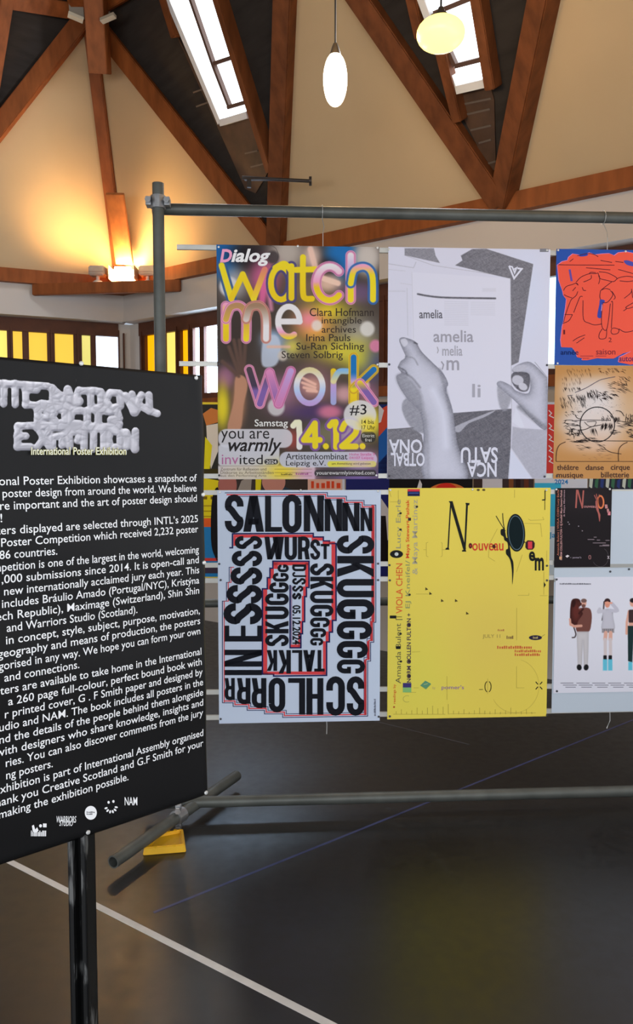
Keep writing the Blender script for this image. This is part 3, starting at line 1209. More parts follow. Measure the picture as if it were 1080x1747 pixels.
GLOW = mat('opal_glass_lit', (1, .95, .85), 0.3, emit=(1.0, 0.90, 0.70), estr=3.0)
GLOWY = mat('yellow_glass_lit', (1, .8, .2), 0.3, emit=(1.0, 0.84, 0.26), estr=1.7)
pc = pendant('pendant_lamp', 'oval white pendant lamp glowing on a dark cord before the cream gable', 572, 136, 4.6, 0.068, 0.146, GLOW, 5.6)
pc2 = pendant('pendant_lamp', 'broad yellow glowing pendant lamp in front of the short roof light', 752, 58, 3.9, 0.115, 0.072, GLOWY, 5.0)
for q in (pc + Vector((0, -0.25, -0.1)), Vector((-2.6, 3.4, 4.1)), Vector((1.6, 2.4, 4.1))):  # after the first, added warm fill points out of view, without a lamp
    light('pendant_and_fill_light', 'POINT', q, 25, (1, .64, .28), shadow_soft_size=0.14)

# ------------------------------------------------------------------ scaffold frame that carries the posters
YAW = math.radians(3.4)
FP = Plane((0, 3.42, 0), YAW)               # centre plane of the tubes and rails
R = 0.0242


def fp(px, py, w=0.0):
    u, v = FP.loc(px, py)
    return FP.pt(float(u), float(v), w)


u_p = float(FP.loc(270, 345)[0])
frame = empty('scaffold_frame', FP.pt(u_p, 0.0), YAW)
tag(frame, 'grey scaffold tube frame with thin rails holding the two rows of posters', 'frame')


def L(u, v, w=0.0):
    """frame-local point"""
    return Vector((u - u_p, -w, v))


v_top = float(FP.loc(540, 355.5)[1])
v_bot = float(FP.loc(540, 1355)[1])
HF = 0.058                                    # axis height of the foot tubes
bm = bmesh.new()
tube(bm, [L(u_p, HF + 0.03), L(u_p, float(FP.loc(270, 313)[1]))], R, 20, inner=0.020)
build('upright_tube', bm, M_STEEL, frame, smooth=True)
u_e = 2.9
bm = bmesh.new()
tube(bm, [L(u_e, HF + 0.03), L(u_e, v_top + 0.09)], R, 20, inner=0.020)
build('upright_tube', bm, M_STEEL, frame, smooth=True)
bm = bmesh.new()
ul = float(FP.loc(257, 346)[0])
tube(bm, [L(ul, v_top, 0.0), L(u_e + 0.1, v_top, 0.0)], R, 20, inner=0.020)
bm.transform(Matrix.Translation((0, 0.05, 0)))
build('top_tube', bm, M_STEEL, frame, smooth=True)
bm = bmesh.new()
tube(bm, [L(u_p - 0.08, v_bot), L(u_e + 0.1, v_bot)], R, 20, inner=0.020)
bm.transform(Matrix.Translation((0, -0.05, 0)))
build('bottom_tube', bm, M_STEEL, frame, smooth=True)
Mi = frame.matrix_basis.inverted() if False else (Matrix.Translation(frame.location) @ Matrix.Rotation(YAW, 4, 'Z')).inverted()
fa, fb = Mi @ at_floor(193, 1471, HF), Mi @ at_floor(404, 1323, HF)
bm = bmesh.new()
tube(bm, [fa, fb], R, 22, inner=0.0195)
build('foot_tube', bm, M_STEEL, frame, smooth=True)
bm = bmesh.new()
off = Vector((u_e - u_p, 0, 0))
tube(bm, [fa + off, fb + off], R, 22, inner=0.0195)
build('foot_tube', bm, M_STEEL, frame, smooth=True)


def clamp(c, ax, lab=None):
    bm = bmesh.new()
    ax = Vector(ax).normalized()
    tube(bm, [Vector(c) - ax * 0.026, Vector(c) + ax * 0.026], R + 0.007, 22)
    side = ax.cross(Vector((0, 1, 0))).normalized()
    for s_ in (-1, 1):
        p = Vector(c) + side * s_ * (R + 0.014)
        box(bm, p, (0.022, 0.05, 0.034), None)
        tube(bm, [p + Vector((0, -0.038, 0)), p + Vector((0, 0.02, 0))], 0.008, 8)
        tube(bm, [p + Vector((0, -0.042, 0)), p + Vector((0, -0.03, 0))], 0.013, 6)
    build('clamp', bm, M_CLAMP, frame)


clamp(L(u_p, v_top + 0.012), (0, 0, 1))
clamp(L(u_e, v_top), (0, 0, 1))
mid = fa + (fb - fa) * 0.47
clamp(mid, fb - fa)
clamp(mid + off, fb - fa)
# rails
W_RAIL = 0.006
rails = [(425, 302), (622, 306), (812, 310), (840, 310), (963, 312), (989, 312), (1178, 318), (1221, 320)]
for py, pxl in rails:
    v = float(FP.loc(500, py)[1])
    u = float(FP.loc(pxl, py)[0])
    bm = bmesh.new()
    box(bm, ((u - u_p + 2.62) / 2, 0, v), (2.62 - (u - u_p), 0.010, 0.020))
    for dz in (-0.0085, 0.0085):
        box(bm, ((u - u_p + 2.62) / 2, -0.0055, v + dz), (2.62 - (u - u_p), 0.003, 0.003))
    build('rail', bm, M_ALU, frame)
# wires that hang the rails from the top tube and the loose tails below the lowest rail
v425, v1221 = float(FP.loc(500, 425)[1]), float(FP.loc(500, 1221)[1])
for px in (551, 1037, 1180):
    u = float(FP.loc(px, 380)[0])
    bm = bmesh.new()
    ring_ = [L(u, v_top + 0.029 * math.sin(a), 0.0) + Vector((0, 0.05 + 0.029 * math.cos(a), 0)) for a in (2 * PI * k / 14 for k in range(15))]
    tube(bm, ring_, 0.0016, 6)
    tube(bm, [L(u, v_top - 0.029) + Vector((0, 0.045, 0)), L(u + 0.006, v_top - 0.07) + Vector((0, 0.02, 0)), L(u, v_top - 0.10), L(u, v425)], 0.0017, 6)
    build('wire', bm, M_WIRE, frame)
for px in (557, 1040):
    u = float(FP.loc(px, 1230)[0])
    bm = bmesh.new()
    tube(bm, [L(u, v1221), L(u + 0.002, v1221 - 0.05), L(u - 0.012 if px > 900 else u + 0.001, v1221 - 0.085)], 0.0022, 6)
    build('wire', bm, M_WIRE, frame)

# yellow foot block under the foot tube
c0, c1_, c2_, c3_ = (at_floor(x, y, 0.0) for x, y in ((243, 1460), (318, 1454), (314, 1424), (262, 1434)))
fc = (c0 + c1_ + c2_ + c3_) / 4
yf = empty('foot_block', fc)
tag(yf, 'yellow rubber foot block under the grey floor tube', 'block')
bm = bmesh.new()
base = [p - fc for p in (c0, c1_, c2_, c3_)]
hgt = 0.030
lo = [bm.verts.new(p) for p in base]
hi = [bm.verts.new(p * 0.93 + UP * hgt) for p in base]
bm.faces.new(lo[::-1]); 
for i in range(4):
    bm.faces.new((lo[i], lo[(i + 1) % 4], hi[(i + 1) % 4], hi[i]))
inn = [bm.verts.new(p * 0.78 + UP * hgt) for p in base]
dn = [bm.verts.new(p * 0.74 + UP * (hgt - 0.010)) for p in base]
for A, B in ((hi, inn), (inn, dn)):
    for i in range(4):
        bm.faces.new((A[i], A[(i + 1) % 4], B[(i + 1) % 4], B[i]))
bm.faces.new(dn)
bmesh.ops.bevel(bm, geom=[e for e in bm.edges], offset=0.003, segments=2, affect='EDGES')
build('block_body', bm, M_YEL_FOOT, yf)
for a_, b_ in ((0, 1), (3, 2)):
    for t in (0.25, 0.5, 0.75):
        p = (base[a_] * (1 - t) + base[b_] * t) * 0.86
        bm = bmesh.new()
        box(bm, p + UP * (hgt - 0.002), (0.012, 0.012, 0.008))
        build('grip_stud', bm, M_YEL_FOOT, yf)

# floor markings
def floor_strip(name, label, cat, a, b_, wd, m, z=0.002):
    p, q = at_floor(*a), at_floor(*b_)
    d = (q - p).normalized()
    s_ = Vector((-d.y, d.x, 0)) * wd / 2
    bm = bmesh.new()
    slab(bm, [p + s_ + UP * z, q + s_ + UP * z, q - s_ + UP * z, p - s_ + UP * z], z - 0.0001, inward=p + UP * 9)
    tag(build(name, bm, m), label, cat)


M_TAPE = mat('white_tape', (0.72, 0.70, 0.66), 0.5, noise=(14, 0.12))
M_CHALK = mat('blue_tape', (0.05, 0.06, 0.16), 0.45, noise=(12, 0.3))
M_FAINT = mat('scuffed_line', (0.07, 0.07, 0.08), 0.5, noise=(9, 0.4))
floor_strip('floor_tape', 'long white tape line crossing the dark floor at bottom left', 'tape', (-60, 1431), (640, 1787), 0.026, M_TAPE, 0.0012)
floor_strip('floor_line', 'thin blue line running across the dark floor under the bottom tube', 'floor line', (262, 1557), (1130, 1208), 0.012, M_CHALK, 0.0008)
floor_strip('floor_line', 'faint grey scuffed line on the floor below the yellow poster', 'floor line', (622, 1226), (800, 1270), 0.010, M_FAINT, 0.0008)

# ------------------------------------------------------------------ rear row of posters seen through the gaps
RP_ = Plane((0, 4.62, 0), math.radians(3.4))
rr = empty('scaffold_frame', RP_.pt(1.0, 0.0), RP_.yaw)
tag(rr, 'rear rack of plain tubes and rails glimpsed behind the front posters', 'frame')
ur = float(RP_.loc(270, 700)[0])
ue = float(RP_.loc(1225, 700)[0])
for u in (ur - 0.1, ue + 0.1):
    bm = bmesh.new()
    tube(bm, [(u - 1.0, 0.03, 0.0), (u - 1.0, 0.03, 2.02)], R, 14)
    build('upright_tube', bm, M_STEEL, rr, smooth=True)
bm = bmesh.new()
tube(bm, [(ur - 1.2, 0.03 - 0.049, 0.95), (ue - 0.8, 0.03 - 0.049, 0.95)], R, 14)
bm.transform(Matrix.Translation((0, 0.09, -0.25)))
build('bottom_tube', bm, M_STEEL, rr, smooth=True)
for py in (692, 836, 980):
    v = float(RP_.loc(540, py)[1])
    bm = bmesh.new()
    box(bm, ((ur + ue) / 2 - 1.0, 0.0, v), (ue - ur + 0.24, 0.010, 0.02))
    build('rail', bm, M_ALU, rr)
RPF = RP_.shifted(0.008)
YEL, BLK, WHT = (238, 205, 30), (22, 20, 22), (205, 212, 226)
GRP = None


def rear(label, x0, x1, base, y0=686, y1=986):
    return Sheet('poster', label, 'poster', RPF, x0, y0, x1, y1, base, GRP)


s = rear('rear poster in yellow, orange and blue seen left of the stepped lettering poster', 262, 374, (226, 196, 40))
a = s.art()
a.rect(262, 690, 374, 800, (48, 46, 40), 1)
a.poly([(346, 706), (360, 696), (374, 700), (374, 720), (352, 726)], (196, 120, 60), 2)
a.poly([(352, 726), (374, 722), (372, 770), (360, 800), (354, 770)], (215, 205, 190), 2)
a.poly([(350, 745), (362, 760), (358, 800), (348, 800)], YEL, 3)
a.poly([(300, 800), (374, 800), (374, 820), (345, 815)], (60, 52, 20), 2)
a.rect(262, 800, 374, 890, (236, 200, 28), 1)
a.marks(3, 330, 845, 372, 852, (120, 95, 15), 3)
for y in (862, 871, 880):
    a.rect(330, y, 362, y + 2, (170, 140, 20), 3)
a.rect(262, 884, 374, 899, (225, 92, 38), 2)
a.rect(262, 899, 374, 984, (38, 120, 180), 2)
a.poly([(362, 850), (374, 838), (374, 950), (366, 948), (360, 920)], BLK, 4, 4)
a.rect(262, 952, 374, 957, (205, 60, 55), 4)
a.rect(340, 964, 374, 978, (60, 50, 66), 4)
a.flat_mesh('artwork', s.root, INK)

s = rear('rear poster with faces and an orange lettered block between the two left posters', 377, 588, (52, 40, 34))
a = s.art()
a.ell(388, 828, 16, 24, (168, 104, 96), 1)
a.ell(467, 822, 20, 20, (190, 132, 118), 2)
a.poly([(446, 838), (460, 826), (478, 828), (500, 836), (500, 870), (440, 870)], (42, 58, 74), 1)
a.poly([(405, 838), (412, 820), (430, 812), (428, 838)], (150, 140, 132), 1)
a.poly([(436, 812), (446, 818), (444, 846), (436, 846)], YEL, 2)
a.rect(525, 800, 584, 870, (236, 176, 160), 1)
a.marks(6, 530, 821, 582, 833, (214, 74, 40), 2)
a.rect(584, 690, 588, 984, WHT, 2)
a.flat_mesh('artwork', s.root, INK)

s = rear('rear poster in navy and black with a red arc seen above the yellow poster', 590, 806, (28, 26, 28))
a = s.art()
a.rect(590, 690, 662, 984, (34, 40, 96), 1)
a.poly([(646, 700), (664, 690), (664, 740), (646, 760)], (205, 80, 60), 2)
a.poly([(646, 745), (664, 725), (664, 770), (646, 790)], (38, 96, 176), 3)
a.poly([(646, 690), (655, 700), (650, 720), (646, 722)], (210, 214, 224), 3)
a.rect(590, 815, 664, 986, (36, 40, 104), 4)
a.poly([(650, 850), (664, 870), (664, 920), (650, 930)], (196, 192, 196), 5)
a.poly([(648, 880), (658, 880), (664, 960), (648, 960)], (28, 22, 24), 6)
a.rect(664, 690, 806, 986, (26, 24, 26), 2)
a.poly([(711, 834), (716, 818), (720, 826), (719, 836)], (214, 214, 220), 5)
a.ell(763, 842, 34, 18, (214, 120, 60), 5)
a.ell(761, 839, 20, 15, (216, 52, 40), 6)
a.rect(640, 690, 660, 815, (40, 62, 130), 1)
a.flat_mesh('artwork', s.root, INK)

s = rear('rear poster with a pale stripe beside dark brown seen above the yellow poster at right', 808, 910, (52, 34, 30))
a = s.art()
a.rect(823, 690, 857, 984, (206, 206, 216), 1)
for x, c in ((872, (120, 72, 40)), (884, (44, 26, 22)), (898, (96, 52, 34))):
    a.rect(x - 4, 690, x + 4, 984, c, 1)
a.flat_mesh('artwork', s.root, INK)

s = rear('rear poster red above and cyan below, in the gap right of the yellow poster', 912, 1002, (196, 204, 220))
a = s.art()
a.rect(912, 690, 1002, 815, (206, 66, 62), 1)
for y in (700, 722, 741, 760, 778):
    a.line([(936, y), (941, y + 5), (937, y + 9), (945, y + 13)], 1.6, (235, 225, 228), 2)
a.rect(912, 815, 1002, 835, (206, 212, 226), 2)
a.rect(912, 824, 957, 940, (62, 178, 218), 3)
a.text('2024', 946, 818, 969, 826, (36, 120, 190), 4, 0.02)
a.rect(912, 898, 948, 984, (196, 214, 230), 4)
a.text('Ja', 936, 908, 948, 920, (40, 140, 196), 5, 0.02)
a.flat_mesh('artwork', s.root, INK)

s = rear('rear poster with a green and white pattern on navy seen below the brown poster', 1004, 1216, (26, 30, 48))
a = s.art()
for i in range(22):
    x = 1006 + i * 9.4
    a.poly([(x, 812 + (i * 7) % 9), (x + 6, 815), (x + 4, 834), (x - 1, 830)], ((196, 206, 196), (62, 110, 84), (50, 66, 126))[i % 3], 1)
a.flat_mesh('artwork', s.root, INK)

# ------------------------------------------------------------------ posters on the front frame
PP = FP.shifted(0.0085)                       # plane just in front of the rails
INK_G = INK


def corner_pins(s, pts, dark=()):
    s.pins([p for i, p in enumerate(pts) if i not in dark])
    s.pins([p for i, p in enumerate(pts) if i in dark], M_PIN_D)


# --- 1: photographic collage with rounded letters
s = Sheet('poster', 'collage poster with big rounded yellow and pink lettering, top left of the rack', 'poster',
          PP, 370.8, 419.5, 646.3, 817.5, (206, 206, 206))
P = s.paint(360, 400, 3.6, (66, 58, 54), 0.0021)
for b_ in ((60, 130, 130, 160, (24, 92, 158), .95, 4), (220, 130, 130, 90, (30, 26, 30), .9, 3), (470, 110, 120, 130, (176, 166, 158), .9, 3), (800, 130, 110, 160, (30, 104, 172), .95, 4),
           (960, 140, 90, 120, (196, 188, 182), .9, 4), (700, 210, 90, 70, (36, 26, 26), .95, 3), (620, 140, 60, 90, (214, 186, 176), .8, 3), (330, 270, 100, 130, (196, 92, 140), .85, 3),
           (140, 310, 90, 110, (206, 204, 210), .6, 3), (560, 330, 120, 120, (150, 120, 96), .5, 2), (720, 300, 90, 60, (216, 180, 160), .9, 3), (900, 360, 130, 70, (110, 84, 130), .7, 3),
           (720, 470, 150, 80, (214, 196, 40), .9, 2), (640, 580, 130, 100, (226, 160, 70), .95, 2), (600, 520, 80, 70, (232, 130, 160), .8, 2), (900, 620, 130, 130, (168, 166, 160), .75, 2),
           (800, 720, 200, 90, (206, 190, 60), .9, 2), (420, 690, 110, 80, (120, 138, 170), .8, 3), (500, 690, 60, 60, (226, 206, 70), .7, 2), (370, 640, 70, 60, (150, 180, 216), .8, 3),
           (150, 640, 110, 230, (58, 48, 44), .9, 3), (90, 880, 60, 80, (150, 100, 130), .9, 3), (70, 1060, 50, 150, (214, 196, 40), .95, 3), (170, 1030, 50, 150, (156, 112, 84), .95, 3),
           (640, 930, 140, 150, (126, 92, 98), .95, 3), (620, 930, 70, 60, (214, 160, 140), .7, 3), (640, 1090, 200, 60, (70, 52, 96), .9, 3), (430, 980, 120, 120, (196, 130, 176), .6, 2),
           (980, 800, 90, 110, (60, 70, 130), .75, 3), (900, 760, 90, 100, (190, 186, 60), .8, 2), (820, 980, 70, 60, (214, 164, 170), .8, 3), (960, 980, 80, 80, (176, 110, 150), .7, 2),
           (730, 1090, 80, 45, (196, 112, 140), .95, 4), (960, 1150, 100, 110, (222, 204, 50), .95, 3), (720, 1230, 160, 90, (120, 116, 90), .8, 3), (500, 1260, 60, 70, (186, 70, 66), .6, 3),
           (860, 1240, 90, 90, (190, 160, 206), .7, 3)):
    P.blob(*b_)
# figure with a white coat and raised arms, the reaching arms at the left, hands at the middle
P.poly([(330, 640), (400, 620), (430, 700), (400, 800), (320, 810), (310, 720)], (176, 186, 204), .9, 5, 14)
P.line([(350, 690), (480, 690)], 18, (214, 170, 150), .8, 0, 10)
P.poly([(150, 880), (200, 870), (225, 930), (200, 1050), (180, 1200), (100, 1200), (140, 1020)], (178, 130, 104), .95, 4, 10)
for a0 in ((110, 690, 170, 850), (140, 650, 180, 840), (175, 650, 190, 840), (210, 680, 200, 850), (70, 780, 170, 870)):
    P.line([(a0[0], a0[1]), (a0[2], a0[3])], 22, (92, 70, 62), .9, 0, 12)
for a0 in ((560, 880, 640, 920), (560, 910, 640, 940), (570, 940, 640, 955), (590, 960, 650, 965)):
    P.line([(a0[0], a0[1]), (a0[2], a0[3])], 16, (226, 180, 164), .85, 0, 8)
P.line([(690, 270), (780, 300)], 34, (226, 190, 172), .9, 0, 10)
P.line([(610, 90), (640, 200)], 36, (224, 186, 170), .8, 0, 12)
P.line([(330, 270), (310, 440)], 40, (206, 96, 146), .85, 0, 20)
P.line([(350, 290), (370, 460)], 26, (222, 140, 176), .7, 0, 20)
for x, y, r_, c in ((110, 320, 58, (200, 198, 202)), (650, 560, 32, (214, 206, 200)), (960, 580, 44, (206, 204, 200)), (440, 745, 30, (190, 180, 170)), (400, 1060, 52, (198, 196, 200)), (930, 930, 44, (226, 190, 176)), (1010, 685, 36, (206, 120, 160)), (380, 140, 38, (60, 54, 56))):
    P.ell(x, y, r_, r_ * 1.05, c, .85, 0, 16)


def stroke_letters(P, paths, wo, wi, outer, inner, a=1.0):
    """rounded letters: a broad outline colour and a core whose colour follows the height on the sheet"""
    for pth, oc, stops in paths:
        pth = np.array(pth, float)
        d = P.sd_line(pth)
        if oc is not None:
            P.mix(.92 * P.cov(d - wo / 2, 3.5), oc)
            P.mix(.75 * P.cov(np.abs(d - wo * .40) - 1.2, 3.0), (120, 50, 90))
        ys = [q[0] for q in stops]
        col = np.stack([np.interp(P.Y, ys, [q[1][i] for q in stops]) for i in range(3)], -1)
        m_ = P.cov(d - wi / 2, 3.5)[..., None] * a
        P.C = P.C * (1 - m_) + col * m_


Y1, Y2, PK, WH, BL, PU, VI = (226, 200, 40), (214, 184, 30), (222, 150, 184), (214, 212, 216), (26, 108, 176), (120, 92, 160), (178, 150, 206)
yel = [(150, Y1), (420, Y2)]


def S(*p, n=7):
    return smooth_path(p, n)


stroke_letters(P, [
    (S((65, 190), (125, 395), n=1), (34, 92, 140), [(180, Y1), (400, Y1)]), (S((125, 395), (195, 245), n=1), None, yel), (S((195, 245), (262, 395), n=1), None, yel), (S((262, 395), (330, 215), n=1), None, [(200, (206, 120, 110)), (400, Y1)]),
    (arcp(430, 300, 62, 100, 0, 360, 24), (60, 70, 120), yel), (S((494, 195), (494, 390), n=1), (60, 70, 120), yel), (S((395, 205), (450, 180), (494, 225)), None, yel),
    (S((565, 140), (565, 350), (580, 392), (620, 395)), None, yel), (S((520, 218), (640, 214), n=1), None, yel),
    (arcp(728, 300, 82, 104, -45, -315, 24), (214, 140, 180), [(190, WH), (290, PK), (330, Y2), (420, Y1)]),
    (S((858, 130), (858, 400), n=1), PK, [(110, WH), (230, VI), (300, PK), (330, Y1), (420, Y1)]), (S((858, 300), (880, 220), (945, 200), (990, 250), (995, 400)), (32, 108, 176), [(190, PK), (250, Y1), (420, Y1)]),
    # m e
    (S((92, 640), (92, 440), n=1), PK, [(430, PK), (470, Y1), (660, Y2)]), (S((92, 520), (120, 450), (180, 440), (215, 500), (216, 640)), PK, [(440, (170, 130, 90)), (560, (206, 170, 60)), (640, Y1)]),
    (S((216, 520), (240, 450), (300, 440), (335, 500), (338, 640)), (196, 140, 120), [(440, (150, 120, 96)), (560, WH), (640, WH)]),
    (S((415, 535), (545, 535), n=1), None, [(400, WH), (700, WH)]), (arcp(478, 535, 66, 92, 0, -300, 24), None, [(430, WH), (560, WH), (600, PK), (640, Y1)]),
    # w o r k
    (S((235, 830), (300, 1040), n=1), PK, [(820, (70, 60, 66)), (930, (66, 56, 76)), (960, PU), (1060, PU)]), (S((300, 1040), (360, 850), n=1), PK, [(820, (90, 70, 80)), (960, PU), (1060, PU)]),
    (S((360, 850), (415, 1040), n=1), (206, 130, 176), [(840, (206, 130, 176)), (1060, PU)]), (S((415, 1040), (490, 840), n=1), (206, 130, 176), [(840, VI), (1060, (196, 120, 170))]),
    (arcp(606, 935, 80, 102, 0, 360, 28), None, [(830, (206, 196, 150)), (900, WH), (960, (170, 190, 226)), (1040, VI)]),
    (S((752, 840), (752, 1030), n=1), None, [(830, Y2), (930, VI), (1040, (150, 160, 206))]), (S((752, 900), (785, 845), (835, 840)), None, [(830, (120, 170, 216)), (900, (206, 200, 150))]),
    (S((876, 755), (876, 1030), n=1), Y2, [(750, BL), (850, BL), (900, VI), (950, Y1), (1030, Y2)]), (S((876, 950), (1000, 830), n=1), Y2, [(820, BL), (900, (60, 90, 140)), (950, Y1)]), (S((915, 915), (1000, 1030), n=1), PK, [(900, Y1), (960, PU), (1030, PU)]),
    # 14.12.
    (S((505, 1175), (540, 1155), (543, 1305), n=2), None, [(1150, (226, 220, 190)), (1310, WH)]), (S((640, 1300), (638, 1160), (570, 1262), (668, 1262), n=1), PU, [(1150, Y1), (1310, Y1)]),
    (S((705, 1300), (706, 1302), n=1), None, [(1150, Y1), (1310, Y1)]), (S((730, 1175), (765, 1152), (768, 1305), n=2), PU, [(1150, Y1), (1310, Y1)]),
    (S((805, 1195), (830, 1155), (885, 1165), (890, 1215), (850, 1260), (805, 1300), n=5), PU, [(1150, Y1), (1310, Y1)]), (S((805, 1302), (890, 1302), n=1), None, [(1150, Y1), (1310, Y1)]), (S((930, 1300), (931, 1302), n=1), None, [(1150, Y1), (1310, Y1)]),
], 64, 36, None, None)
# lower panels
P.rect(45, 1195, 500, 1310, (198, 198, 208), .9, 6, 50)
P.rect(45, 1290, 420, 1420, (198, 200, 212), .92, 6, 20)
P.rect(40, 1420, 640, 1510, (206, 200, 206), .9, 14)
P.blob(440, 1460, 130, 70, (220, 198, 50), .95)
P.blob(180, 1470, 120, 60, (206, 196, 160), .6)
P.blob(590, 1470, 80, 50, (206, 150, 190), .8)
P.blob(900, 1480, 190, 60, (120, 96, 170), .85)
P.rect(420, 1335, 1020, 1430, (188, 192, 208), .92, 5, 46)
P.blob(950, 1370, 90, 50, (206, 150, 196), .7)
P.rect(715, 1392, 1015, 1428, (210, 206, 70), .95, 5, 18)
P.blob(920, 1410, 100, 30, (196, 170, 200), .8)
P.rect(635, 1445, 1015, 1486, (58, 54, 58), .95, 4, 20)
P.ell(380, 1398, 1, 1, (60, 58, 60), 0)
P.rect(328, 1380, 412, 1412, (48, 46, 46), .95, 4, 16)
P.rect(920, 1212, 1012, 1278, (52, 50, 48), .95, 4, 28)
P.ell(915, 1110, 100, 92, (204, 204, 208), .9, 0, 8)
P.rect(800, 1118, 1030, 1210, (222, 204, 60), 0.0)
P.blob(960, 1165, 60, 50, (220, 202, 60), .9, 3)
P.mesh('artwork', s.root, INK)
a = s.art(360, 400, 3.6)
INKD = (40, 36, 38)
a.text('D', 55, 90, 130, 172, (226, 150, 184), 2, 0.035, 0, 0.2)
a.text('ialog', 124, 88, 365, 195, (222, 220, 224), 2, 0.03, 0, 0.25)
for t_, x0, y0, x1, y1 in (('Clara Hofmann', 606, 452, 1000, 502), ('intangible', 680, 508, 925, 560), ('archives', 680, 562, 890, 604),
                           ('Irina Pauls', 585, 612, 856, 656), ('Su-Ran Sichling', 524, 664, 940, 722), ('Steven Solbrig', 434, 716, 810, 774)):
    a.text(t_, x0, y0, x1, y1, (52, 44, 40), 2, 0.004)
a.text('#3', 852, 1044, 955, 1112, INKD, 2, 0.004)
a.text('Samstag', 268, 1136, 472, 1192, (226, 220, 220), 2, 0.008)
a.text('14 bis', 925, 1138, 1000, 1164, (60, 52, 20), 2, 0.004)
a.text('17 Uhr', 925, 1172, 1008, 1198, (60, 52, 20), 2, 0.004)
a.text('Eintritt', 930, 1226, 1004, 1246, (206, 206, 200), 2)
a.text('frei', 946, 1252, 986, 1272, (206, 206, 200), 2)
a.text('you are', 62, 1206, 358, 1278, INKD, 2)
a.text('warmly', 106, 1250, 435, 1358, INKD, 2, 0.016, 0, 0.28)
a.text('inv', 66, 1352, 168, 1412, (170, 104, 150), 2)
a.text('ited', 176, 1352, 318, 1412, INKD, 2)
a.text('2024', 338, 1386, 402, 1408, (206, 206, 206), 2, 0.01)
a.text('Artistenkombinat', 460, 1344, 838, 1382, INKD, 2, 0.004)
a.text('Leipzig e.V.', 460, 1388, 704, 1430, INKD, 2, 0.004)
a.text('Hohe Straße 9', 850, 1342, 1006, 1358, (190, 80, 140), 2)
a.text('04107 Leipzig', 850, 1364, 998, 1384, (190, 80, 140), 2)
a.text('um Anmeldung wird gebeten', 742, 1400, 980, 1418, (90, 80, 40), 2)
a.text('youarewarmlyinvited.com', 646, 1452, 1002, 1482, (196, 196, 200), 2, 0.006)
for t_, y in (('Zentrum für Reflexion und', 1432), ('Diskurse zu Arbeitsständen', 1453), ('aus den Performing Arts', 1474)):
    a.text(t_, 58, y, 58 + (355 - 58) * (1.1 if y == 1453 else .95), y + 18, (116, 104, 84), 2)
for y in (1440, 1462, 1482):
    a.rect(390, y, 620, y + 2, (120, 104, 60), 2)
a.marks(8, 430, 1468, 500, 1478, (90, 80, 40), 2)
a.marks(7, 520, 1464, 600, 1476, (150, 80, 130), 2)
a.line(arcp(365, 130, 48, 60, -100, 90, 14), 2, (50, 44, 46), 2)
a.flat_mesh('lettering', s.root, INK)
corner_pins(s, [(373, 421.5), (508, 420), (644, 423), (373.5, 621), (644, 622), (374, 811), (642, 811)], (3, 5))

# --- 2: pencil drawing
s = Sheet('poster', 'grey pencil drawing of hands holding a page, pinned right of the colourful collage', 'poster',
          PP, 661.5, 423.5, 935.5, 817, (200, 202, 222))
P = s.paint(650, 400, 3.6, (199, 201, 220), 0.0021)
g1, g2, g3 = (112, 112, 122), (130, 130, 141), (92, 92, 102)
P.blob(900, 350, 160, 380, (196, 206, 232), .7)
P.line([(145, 128), (320, 190), (800, 262)], 3, (160, 160, 172), .8)
P.line([(45, 180), (200, 205), (215, 170)], 3, (150, 150, 160), .7)
P.line([(45, 215), (150, 225)], 2, (165, 165, 176), .7)
P.line([(120, 300), (190, 310)], 2, (170, 170, 180), .7)
P.line([(160, 330), (165, 620)], 3, (172, 174, 186), .8)
P.rect(45, 345, 150, 352, (180, 182, 196), .6, 6)
P.poly([(145, 85), (325, 85), (335, 130), (362, 176), (145, 128)], g2, .95)
P.poly([(560, 90), (645, 88), (935, 182), (845, 785), (800, 805), (795, 272), (700, 250), (455, 190), (500, 160), (490, 130)], g1, .97)
tex = P.noise(26, 3, (1.0, .12), 0.35)
P.mix(np.where(np.abs(P.C[..., 0] - P.C[..., 2]) < 14, 0, 0), g1)
P.poly([(190, 232), (795, 270), (802, 1068), (442, 1095), (330, 900), (190, 650)], (204, 206, 224), .9)
P.line([(190, 232), (200, 640)], 3, (182, 184, 198), .8)
P.line([(795, 270), (802, 1068)], 3, (150, 152, 164), .8)
P.line([(226, 366), (290, 378), (400, 388), (702, 393)], 11, (86, 86, 96), .95, 4, 4)
for y in range(412, 560, 11):
    P.line([(390, y), (535, y + 3)], 4, (182, 184, 200), .55)
    if y < 500:
        P.line([(552, y + 4), (700, y + 6)], 4, (184, 186, 202), .5)
P.rect(622, 330, 706, 352, (190, 192, 208), .5, 8)
# dark newspaper areas below
P.poly([(40, 1195), (200, 1188), (250, 1230), (300, 1510), (38, 1510)], g1, .95)
P.poly([(430, 1098), (802, 1070), (800, 1180), (790, 1510), (520, 1510), (470, 1300)], g3, .92)
P.poly([(445, 1190), (520, 1150), (700, 1080), (640, 1120), (540, 1160), (480, 1215)], (176, 178, 194), .8, 4)
P.poly([(805, 1150), (830, 1060), (880, 1180), (860, 1190)], (204, 208, 226), .9)
P.poly([(808, 1180), (860, 1190), (1020, 1200), (1020, 1500), (930, 1500), (800, 1310)], (158, 160, 176), .8, 0, 8)
P.poly([(795, 1320), (920, 1490), (925, 1510), (780, 1510)], (198, 204, 226), .9)
